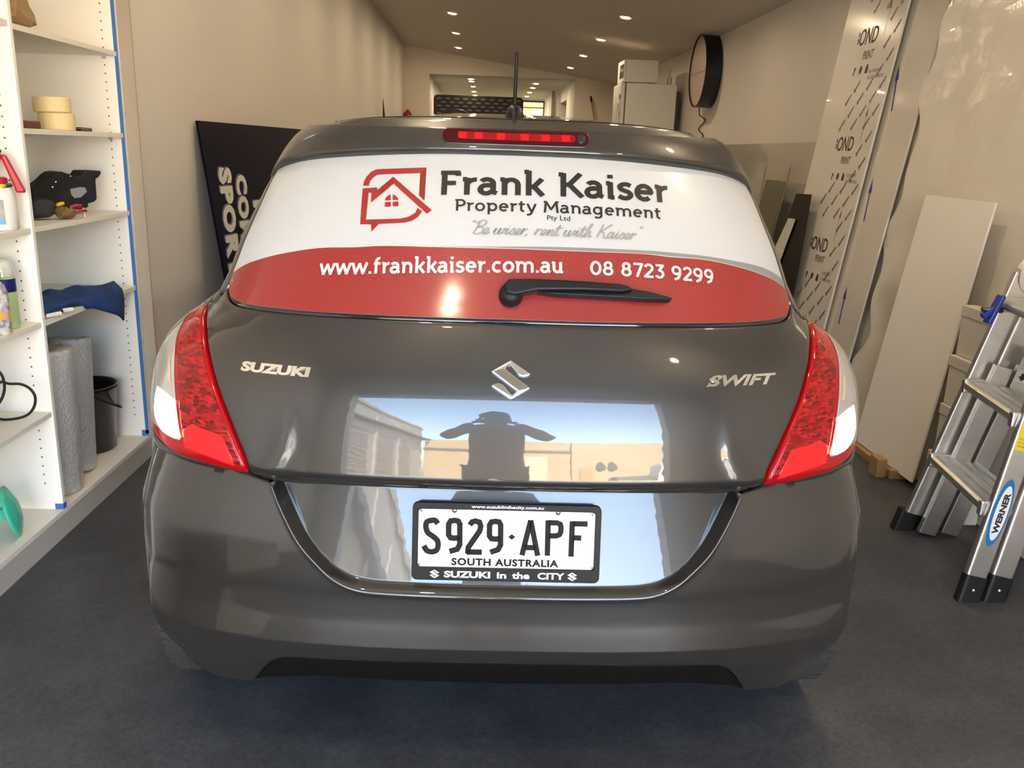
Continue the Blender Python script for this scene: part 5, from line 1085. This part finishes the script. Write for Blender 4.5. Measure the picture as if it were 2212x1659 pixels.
# labels on the near rail's outer face: local x across, z up; the face looks towards -y of the room
sgn = -1 if (MR0.col[1].to_3d().y > 0) else 1
def on_rail(V2, z=.0004): return [tuple(MR0 @ Vector((x, sgn*(.014+z), u))) for x, u in V2]
def rail_label(name, poly, m, z): return lp(name, (on_rail(poly, z), [tuple(range(len(poly)))]), m)
ec = (.037, .235)
rail_label('logo_oval', [(ec[0]+.030*math.cos(a), ec[1]+.118*math.sin(a)) for a in np.linspace(0, 2*PI, 40, endpoint=False)], lblue, .0004)
rail_label('logo_inner', [(ec[0]+.0025+.022*math.cos(a), ec[1]+.095*math.sin(a)) for a in np.linspace(0, 2*PI, 40, endpoint=False)], lw, .0008)
V, F = type_text('WERNER', .05, 0, 1.0); lp('logo_lettering', (on_rail([(ec[0]+.0145-.0215*b, ec[1]-.072+.144*a) for a, b in V], .0012), F), ink)
rail_label('warning_label', [(.008, .45), (.066, .45), (.066, .66), (.008, .66)], yel, .0004)
rail_label('label_header', [(.012, .625), (.062, .625), (.062, .652), (.012, .652)], ink, .0008)
V, F = type_text('CAUTION', .03); lp('label_lettering', (on_rail([(.017+.040*a, .631+.013*b) for a, b in V], .0012), F), yel)
tb = []
for k in range(5):
    V, F = type_text('ALWAYS KEEP BODY CENTRED', 0); tb.append(([(.013+.046*a*(1-.1*(k % 2)), .605-.013*k+.007*b) for a, b in V], F))
for k in range(3): V, F = type_text('READ ALL LABELS BEFORE USE', 0); tb.append(([(.013+.046*a, .485-.012*k+.006*b) for a, b in V], F))
V, F = join(tb); lp('label_text', (on_rail(V, .0008), F), ink)
# white danger label on the far rail's inner face
c_ = [on_y(*p, 3.00) for p in ((2180, 742), (2212, 742), (2195, 800), (2165, 796))]
Md = frame(np.array([1.985, 2.972, .645]), (1, 0, -.25), (.25, 0, 1))
lp('danger_label', ([tuple(Md @ Vector(v)) for v in ((0, 0, .0), (.06, 0, 0), (.06, .125, 0), (0, .125, 0))], [(0, 1, 2, 3)]), lw)
lp('danger_header', ([tuple(Md @ Vector(v)) for v in ((.006, .098, .0006), (.054, .098, .0006), (.054, .12, .0006), (.006, .12, .0006))], [(0, 1, 2, 3)]), ink)
lp('danger_oval', ([tuple(Md @ Vector((.03+.02*math.cos(a), .109+.008*math.sin(a), .0010))) for a in np.linspace(0, 2*PI, 24, endpoint=False)], [tuple(range(24))]), mat('danger_red', (.5, .02, .03), .4))
tb = []
for k in range(5): V, F = type_text('FAILURE TO LOCK MAY CAUSE A FALL', 0); tb.append(([(.006+.048*a, .086-.0095*k+.0055*b) for a, b in V], F))
tb.append(([(.022, .035), (.038, .035), (.038, .022), (.047, .022), (.03, .006), (.013, .022), (.022, .022)], [(0, 6, 3, 1), (5, 4, 3)])); tb[-1] = ([(.022, .035), (.038, .035), (.038, .022), (.047, .022), (.03, .006), (.013, .022), (.022, .022)], [(0, 6, 2, 1), (5, 4, 3)])
V, F = join(tb); lp('danger_text', ([tuple(Md @ Vector((a, b, .0006))) for a, b in V], F), ink)

# ------------------------------------------------------------------ far end of the garage
enam = mat('white_enamel', (.62, .60, .54), .35); YR = 10.5
p0 = on_y(1354, 178, YR); p1 = on_y(1464, 180, YR); fx0, fx1, fz = float(p0[0]), float(p1[0]), float(p0[2])
fl_ = on_y(1337, 180, YR)
FR = thing('refrigerator', 'white upright refrigerator seen from its side by the right wall', 'refrigerator', ((fx0+fx1)/2, YR+.3, .5))
def fp_(name, bm, m, **k): o = obj(name, bm, m, FR, **k); o.matrix_parent_inverse = Matrix.Translation((-(fx0+fx1)/2, -YR-.3, -.5)); return o
fp_('body', boxm(fx0, fx1, YR, YR+.60, .5, fz), enam, bevel=.012); fp_('door', boxm(fx0-.060, fx0-.012, YR, YR+.60, 1.15, fz-.004), enam, bevel=.014); fp_('door', boxm(fx0-.060, fx0-.012, YR, YR+.60, .52, 1.14), enam, bevel=.014)
fp_('door_seal', boxm(fx0-.013, fx0+.001, YR+.008, YR+.59, .52, fz-.01), mat('grey_seal', (.12, .11, .10), .6)); fp_('handle', boxm(fx0-.095, fx0-.062, YR+.03, YR+.055, 1.5, 2.0), enam, bevel=.006)
for k, (z, c) in enumerate(((2.10, (.05, .03, .02)), (2.0, (.55, .30, .06)), (1.90, (.10, .15, .35)), (2.04, (.75, .72, .66)))): fp_('magnet', boxm(fx0-.064, fx0-.0595, YR+.02+.03*(k % 2), YR+.10, z-.05, z), mat('magnet_%s' % 'abcd'[k], c, .5))
fp_('back_grille', boxm(fx1, fx1+.035, YR+.02, YR+.58, .6, fz-.08), mat('dark_grille', (.03, .028, .025), .6))
q0 = on_y(1354, 128, YR+.03); q1 = on_y(1424, 128, YR+.03)
MW = thing('microwave_oven', 'small white microwave oven standing on top of the refrigerator', 'microwave', ((q0[0]+q1[0])/2, YR+.25, fz))
def mp_(name, bm, m, **k): o = obj(name, bm, m, MW, **k); o.matrix_parent_inverse = Matrix.Translation((-(q0[0]+q1[0])/2, -YR-.25, -fz)); return o
mp_('case', boxm(q0[0], q1[0], YR+.03, YR+.48, fz+.008, q0[2]), enam, bevel=.006); mp_('front', boxm(q0[0]-.025, q0[0], YR+.03, YR+.48, fz+.008, q0[2]), enam, bevel=.008)
mp_('door_window', boxm(q0[0]-.028, q0[0]-.024, YR+.05, YR+.32, fz+.06, q0[2]-.05), mat('dark_window', (.03, .025, .02), .15)); mp_('foot', boxm(q0[0]+.05, q0[0]+.10, YR+.06, YR+.10, fz, fz+.009), rubber); mp_('foot', boxm(q1[0]-.10, q1[0]-.05, YR+.06, YR+.10, fz, fz+.009), rubber)
jp = on_y(1446, 172, YR+.3); single('spray_can', lathe(bmesh.new(), [(0, 0), (.03, 0), (.03, .09), (.012, .11), (.012, .16), (.02, .165), (.02, .19), (0, .192)], 20, Matrix.Translation((jp[0], YR+.3, fz))), clearcap, 'small clear bottle on the refrigerator beside the microwave', 'bottle', smooth=True)
# round light box sign on the wall
cc_ = on_x(1522, 155, 2.31); MC = Matrix.Translation((2.397, cc_[1], cc_[2])) @ Matrix.Rotation(-PI/2, 4, 'Y')
RS_ = .355
sg2 = single('round_sign', lathe(bmesh.new(), [(0, 0), (RS_, 0), (RS_, .165), (RS_*.965, .165), (RS_*.965, .150), (0, .150)], 64, MC), mat('black_gloss_rim', (.008, .008, .008), .25), 'round black-rimmed light box sign on the right wall', 'sign', smooth=False)
obj('sign_face', lathe(bmesh.new(), [(0, .152), (RS_*.962, .152)], 64, MC), mat('pale_pink_face', (.42, .33, .29), .4), sg2); obj('red_ring', lathe(bmesh.new(), [(RS_*.93, .1535), (RS_*.962, .1535)], 64, MC), mat('sign_red', (.5, .02, .02), .4), sg2)
obj('face_line', boxm(-.02, -.012, -RS_*.9, RS_*.9, .1528, .1532, M=MC), mat('face_line', (.20, .10, .09), .5), sg2)
obj('cable', (lambda b: tube(b, cr([(2.30, cc_[1]+.05, cc_[2]-RS_), (2.36, cc_[1]+.25, cc_[2]-RS_-.06), (2.385, cc_[1]+.10, cc_[2]-RS_-.12), (2.385, cc_[1]+.35, cc_[2]-RS_-.20), (2.39, cc_[1]+.15, cc_[2]-RS_-.28), (2.39, cc_[1]+.5, cc_[2]-RS_-.36)], 6), .006, 6))(bmesh.new()), rubber, sg2)
# branded backdrop in the passage
m0 = on_y(937, 205, 16.4); m1 = on_y(1131, 210, 16.4); bx0, bx1, bz = float(m0[0]), float(m1[0]), float(m0[2])+.01
bd = single('backdrop', (lambda b: prism(b, rrect(bx0, bx1, .51, bz, .07, 8), 0, .04, Matrix(((1, 0, 0, 0), (0, 0, -1, 16.44), (0, 1, 0, 0), (0, 0, 0, 1)))))(bmesh.new()), mat('backdrop_black', (.012, .009, .009), .55), 'black stretched backdrop with a repeating pale logo in the passage', 'backdrop')
lw_ = []; VFm = type_text('APEX', .05)
for r in range(26):
    for c in range(11):
        x = bx0+.05+(bx1-bx0)*c/10.2+(.075 if r % 2 else 0); z = bz-.075-.064*r
        if x+.10 < bx1-.02 and z > .7: lw_.append(([(x+.095*a, z+.027*b) for a, b in VFm[0]], VFm[1]))
V, F = join(lw_); obj('logo_pattern', ([(a, 16.397, b) for a, b in V], F), mat('backdrop_grey', (.20, .19, .19), .5), bd)
dm_ = on_y(985, 236, 15.2)
dome = single('dome_canopy', lathe(bmesh.new(), [(.0, .0), (.10, -.008), (.19, -.045), (.245, -.11), (.26, -.17), (.252, -.17), (.18, -.05), (0, -.012)], 32, Matrix.Translation((dm_[0], 15.2, dm_[2]+.01))), mat('black_canopy', (.012, .009, .007), .6), 'dark dome-shaped canopy in front of the patterned backdrop', 'canopy', smooth=True)
obj('stand', (lambda b: (tube(b, [(dm_[0], 15.2, .56), (dm_[0], 15.2, dm_[2])], .012, 8), [tube(b, [(dm_[0], 15.2, .75), (dm_[0]+.3*math.cos(a), 15.2+.3*math.sin(a), .505)], .008, 6) for a in (0, 2.1, 4.2)], b)[-1])(bmesh.new()), rubber, dome)
s0, s1 = on_y(1276, 208, 15.52), on_y(1285, 262, 15.42); sdv = (s0-s1)/np.linalg.norm(s0-s1); bt = s1-sdv*((s1[2]-.505)/sdv[2])
br = single('broom_handle', (lambda b: tube(b, [tuple(bt), tuple(s0-sdv*.10)], .016, 10))(bmesh.new()), mat('orange_wood', (.42, .19, .045), .5), 'orange wooden broom handle leaning on the back wall', 'broom', smooth=True)
obj('grip', (lambda b: tube(b, [tuple(s0-sdv*.10), tuple(s0-sdv*.01), tuple(s0)], [.019, .019, .012], 10))(bmesh.new()), rubber, br, smooth=True)
# ------------------------------------------------------------------ the yard behind the camera, seen only mirrored in the car
asph = mat('yard_concrete', (.40, .385, .36), .85, noise=(1.5, .5, (.34, .33, .31)))
struct('ground_yard', boxm(-40, 45, -75, YF, -.30, -.02), asph)
blk_w = mat('white_block_wall', (.33, .315, .29), .8, noise=(2, .5, (.29, .28, .255))); rollr = mat('roller_door', (.22, .21, .195), .6); trimg = mat('gutter_grey', (.10, .10, .10), .6); creamw = mat('cream_wall', (.40, .32, .20), .8, noise=(.6, .4, (.34, .27, .17))); winm = mat('yard_window', (.03, .035, .04), .1)
def building(name, x0, x1, y0, y1, h, m, label): t = obj(name, boxm(x0, x1, y0, y1, -.02, h), m); return tag(t, label, 'building')
lb_ = building('warehouse', -14, -5.2, -26, -3.6, 6.4, blk_w, 'long white block warehouse mirrored at the left of the tailgate')
for k in range(4):
    y = -6.3-4.6*k; d_ = obj('roller_door', boxm(-5.24, -5.18, y-1.55, y+1.55, -.02, 3.4), rollr, lb_); sb_ = bmesh.new()
    for j in range(18): box(sb_, -5.18, -5.165, y-1.55, y+1.55, .05+.16*j, .10+.16*j)
    obj('slat', sb_, rollr, d_); obj('pier', boxm(-5.2, -5.05, y+1.9, y+2.3, -.02, 5.6), blk_w, lb_)
obj('awning', boxm(-5.2, -4.7, -26, -3.6, 4.35, 4.55), trimg, lb_); obj('parapet', boxm(-5.3, -5.1, -26, -3.6, 6.3, 6.6), blk_w, lb_)
fb = building('workshop', -5.0, 3.6, -33, -26.3, 4.6, creamw, 'low cream workshop mirrored in the middle of the tailgate'); obj('door', boxm(-1.5, 2.2, -26.35, -26.25, -.02, 3.0), mat('tan_door', (.52, .44, .32), .6), fb); obj('roof_band', boxm(-5.05, 3.7, -26.5, -26.2, 3.3, 3.5), trimg, fb)
fb2 = building('shed', 3.9, 24, -38, -28, 4.8, creamw, 'wide cream shed with round windows mirrored at the right of the tailgate')
for x in (6.2, 7.2): obj('round_window', lathe(bmesh.new(), [(0, .03), (.42, .03), (.45, 0)], 24, Matrix.Translation((x, -28, 2.4)) @ Matrix.Rotation(-PI/2, 4, 'X')), winm, fb2)
obj('orange_door', boxm(4.6, 5.6, -28.04, -27.95, -.02, 2.4), mat('orange_door', (.36, .22, .09), .6), fb2)
# white pickup
UT = thing('pickup', 'white single-cab pickup mirrored at the right of the tailgate', 'pickup', (6.1, -12.5, -.02)); uw = mat('pickup_white', (.85, .84, .80), .3, coat=.6)
side = [(-2.5, .45), (2.45, .45), (2.5, .85), (2.35, 1.0), (1.3, 1.08), (.75, 1.62), (-.35, 1.68), (-.5, 1.05), (-2.5, 1.05)]
RX = Matrix(((1, 0, 0, 0), (0, 0, -1, 0), (0, 1, 0, 0), (0, 0, 0, 1)))
obj('body', prism(bmesh.new(), side, -.85, .85, RX), uw, UT, bevel=.06)
for s_ in (-1, 1): obj('side_window', prism(bmesh.new(), [(-.3, 1.12), (1.05, 1.12), (.68, 1.55), (-.25, 1.58)], s_*.855-.006, s_*.855+.006, RX), winm, UT)
obj('tray', boxm(-2.55, -.55, -.9, .9, 1.0, 1.12), trimg, UT, bevel=.02)
for x in (-1.6, 1.55):
    for s_ in (-1, 1): obj('wheel', lathe(bmesh.new(), [(0, -.1), (.30, -.1), (.34, -.07), (.34, .07), (.30, .1), (0, .1)], 28, Matrix.Translation((x, s_*.78, .34)) @ Matrix.Rotation(PI/2, 4, 'X')), rubber, UT, smooth=False)

# ------------------------------------------------------------------ the person taking the photograph, mirrored in the tailgate
def skinned(name, verts, edges, radii, m, parent=None, root=0, lev=2):
    me = bpy.data.meshes.new(name); bm = bmesh.new(); lay = bm.verts.layers.skin.verify(); vs = [bm.verts.new(v) for v in verts]
    for i, (v, r) in enumerate(zip(vs, radii)): v[lay].radius = (r if isinstance(r, tuple) else (r, r)); v[lay].use_root = (i == root)
    for a, b in edges: bm.edges.new((vs[a], vs[b]))
    bm.to_mesh(me); bm.free(); me.materials.append(m); o = bpy.data.objects.new(name, me); link(o, parent)
    o.modifiers.new('skin', 'SKIN'); sb = o.modifiers.new('smooth', 'SUBSURF'); sb.levels = lev; sb.render_levels = lev
    for md in o.modifiers:
        if md.type == 'SKIN': md.use_smooth_shade = True
    return o
skinm = mat('skin', (.45, .27, .19), .5); shirt = mat('dark_shirt', (.030, .030, .034), .8); trou = mat('dark_trousers', (.025, .026, .032), .85); hair = mat('dark_hair', (.012, .010, .008), .6)
PX, PY = .0, -.42
Vp = [(0, 0, .86), (0, .0, 1.02), (0, .01, 1.20), (0, .015, 1.345), (0, .03, 1.42), (0, .045, 1.50), (0, .05, 1.58),
      (-.095, 0, .80), (-.11, .01, .46), (-.115, -.03, .07), (-.115, .10, .035), (.095, 0, .80), (.11, .01, .46), (.115, -.03, .07), (.115, .10, .035),
      (-.17, .01, 1.310), (-.31, .12, 1.13), (-.115, .345, 1.345), (.17, .01, 1.310), (.31, .12, 1.13), (.115, .345, 1.345)]
Ep = [(0, 1), (1, 2), (2, 3), (3, 4), (4, 5), (5, 6), (0, 7), (7, 8), (8, 9), (9, 10), (0, 11), (11, 12), (12, 13), (13, 14), (3, 15), (15, 16), (16, 17), (3, 18), (18, 19), (19, 20)]
Rp = [(.15, .12), (.155, .12), (.165, .12), (.12, .09), .055, .075, .085, .095, .062, .045, .04, .095, .062, .045, .04, .068, .046, .030, .068, .046, .030]
Vp = [(PX+x, PY+y, z) for x, y, z in Vp]
person = skinned('person', Vp, Ep, Rp, skinm); tag(person, 'person in dark clothes holding up a phone, mirrored in the tailgate', 'person')
skinned('shirt', [Vp[i] for i in (0, 1, 2, 3, 15, 16, 18, 19)]+[tuple(np.array(Vp[16])*.55+np.array(Vp[17])*.45), tuple(np.array(Vp[19])*.55+np.array(Vp[20])*.45)], [(0, 1), (1, 2), (2, 3), (3, 4), (4, 5), (5, 8), (3, 6), (6, 7), (7, 9)], [(.17, .14), (.175, .135), (.185, .14), (.135, .105), .083, .060, .083, .060, .048, .048], shirt, person)
skinned('trousers', [Vp[i] for i in (0, 7, 8, 9, 11, 12, 13)], [(0, 1), (1, 2), (2, 3), (0, 4), (4, 5), (5, 6)], [(.16, .13), .11, .078, .065, .11, .078, .065], trou, person)
hb_ = blob(bmesh.new(), (PX, PY+.030, 1.597), (.092, .112, .085), 2, .03, 20, 12); obj('hair', hb_, hair, person, smooth=True)
obj('nose', blob(bmesh.new(), (PX, PY+.142, 1.525), (.013, .016, .020), 1, .02, 10, 8), skinm, person, smooth=True); obj('mouth', blob(bmesh.new(), (PX, PY+.123, 1.485), (.024, .008, .007), 1, .02, 10, 8), mat('lips', (.35, .13, .11), .5), person, smooth=True)
for s_ in (-1, 1):
    obj('eye', blob(bmesh.new(), (PX+s_*.031, PY+.125, 1.550), (.012, .008, .008), 1, 0, 10, 8), mat('eye_white', (.7, .68, .65), .3), person, smooth=True); obj('ear', blob(bmesh.new(), (PX+s_*.083, PY+.045, 1.535), (.010, .020, .030), 1, .02, 10, 8), skinm, person, smooth=True)
    obj('shoe', blob(bmesh.new(), (PX+s_*.115, PY+.04, .045), (.048, .135, .045), 4, .02, 16, 8, .8), mat('black_shoe', (.015, .015, .015), .5), person, smooth=True)
    w_ = np.array([PX+s_*.115, PY+.345, 1.345]); pm_ = np.array([PX+s_*.090, PY+.372, 1.375])
    skinned('palm', [tuple(w_), tuple(pm_)], [(0, 1)], [.026, .032], skinm, person)
    for k in range(4):                                      # fingers round the back edge of the phone
        b0 = pm_+np.array([0, .004, .026-.017*k]); e1 = b0+np.array([-s_*.008, .020, .0]); e2 = e1+np.array([-s_*.016, .006, 0]); e3 = e2+np.array([-s_*(.012+.003*(1.5-abs(k-1.5))), .001, 0]); skinned('finger', [tuple(b0), tuple(e1), tuple(e2), tuple(e3)], [(0, 1), (1, 2), (2, 3)], [.009, .0085, .008, .007], skinm, person, lev=1)
    t0 = pm_+np.array([-s_*.004, -.006, -.028]); skinned('thumb', [tuple(t0), tuple(t0+[-s_*.016, .002, .012]), tuple(t0+[-s_*.030, .010, .024])], [(0, 1), (1, 2)], [.011, .010, .008], skinm, person, lev=1)
ph = tag(obj('phone', boxm(-.072, .072, -.034, -.026, CAMH-.062, CAMH+.010), plastic, None, bevel=.004), 'black phone held sideways in both hands of the person', 'phone')

# printed carton on the floor by the shelving, seen only mirrored in the bumper
nc = single('carton', boxm(-1.80, -1.478, .16, .92, .001, .47), mat('cream_carton', (.52, .43, .28), .6), 'cream carton printed in black, mirrored in the left side of the bumper', 'carton', bevel=.004)
obj('carton_print', ([(-1.4772, .24+.46*a, .30+.11*b) for a, b in type_text('NESS', .05)[0]], type_text('NESS', .05)[1]), ink, nc); obj('carton_line', boxm(-1.4778, -1.4772, .26, .70, .235, .26), inkg, nc)
ph_d = single('tool_case', boxm(-1.78, -1.478, 1.02, 1.42, .001, .36), plastic, 'black case with a bright metal catch, mirrored at the left corner of the bumper', 'case', bevel=.01)
obj('catch', boxm(-1.479, -1.474, 1.30, 1.325, .06, .34), chrome, ph_d)

# put each loose thing's origin at its own base
for o in list(C.objects):
    if o.parent is None and o.type == 'MESH' and o.location.length < 1e-9 and len(o.data.vertices):
        co = np.array([v.co[:] for v in o.data.vertices]); c = Vector(((co[:, 0].min()+co[:, 0].max())/2, (co[:, 1].min()+co[:, 1].max())/2, co[:, 2].min()))
        stack = [o]+list(o.children_recursive)
        for q in stack:
            if q.type == 'MESH': q.data.transform(Matrix.Translation(-c))
        o.location = c
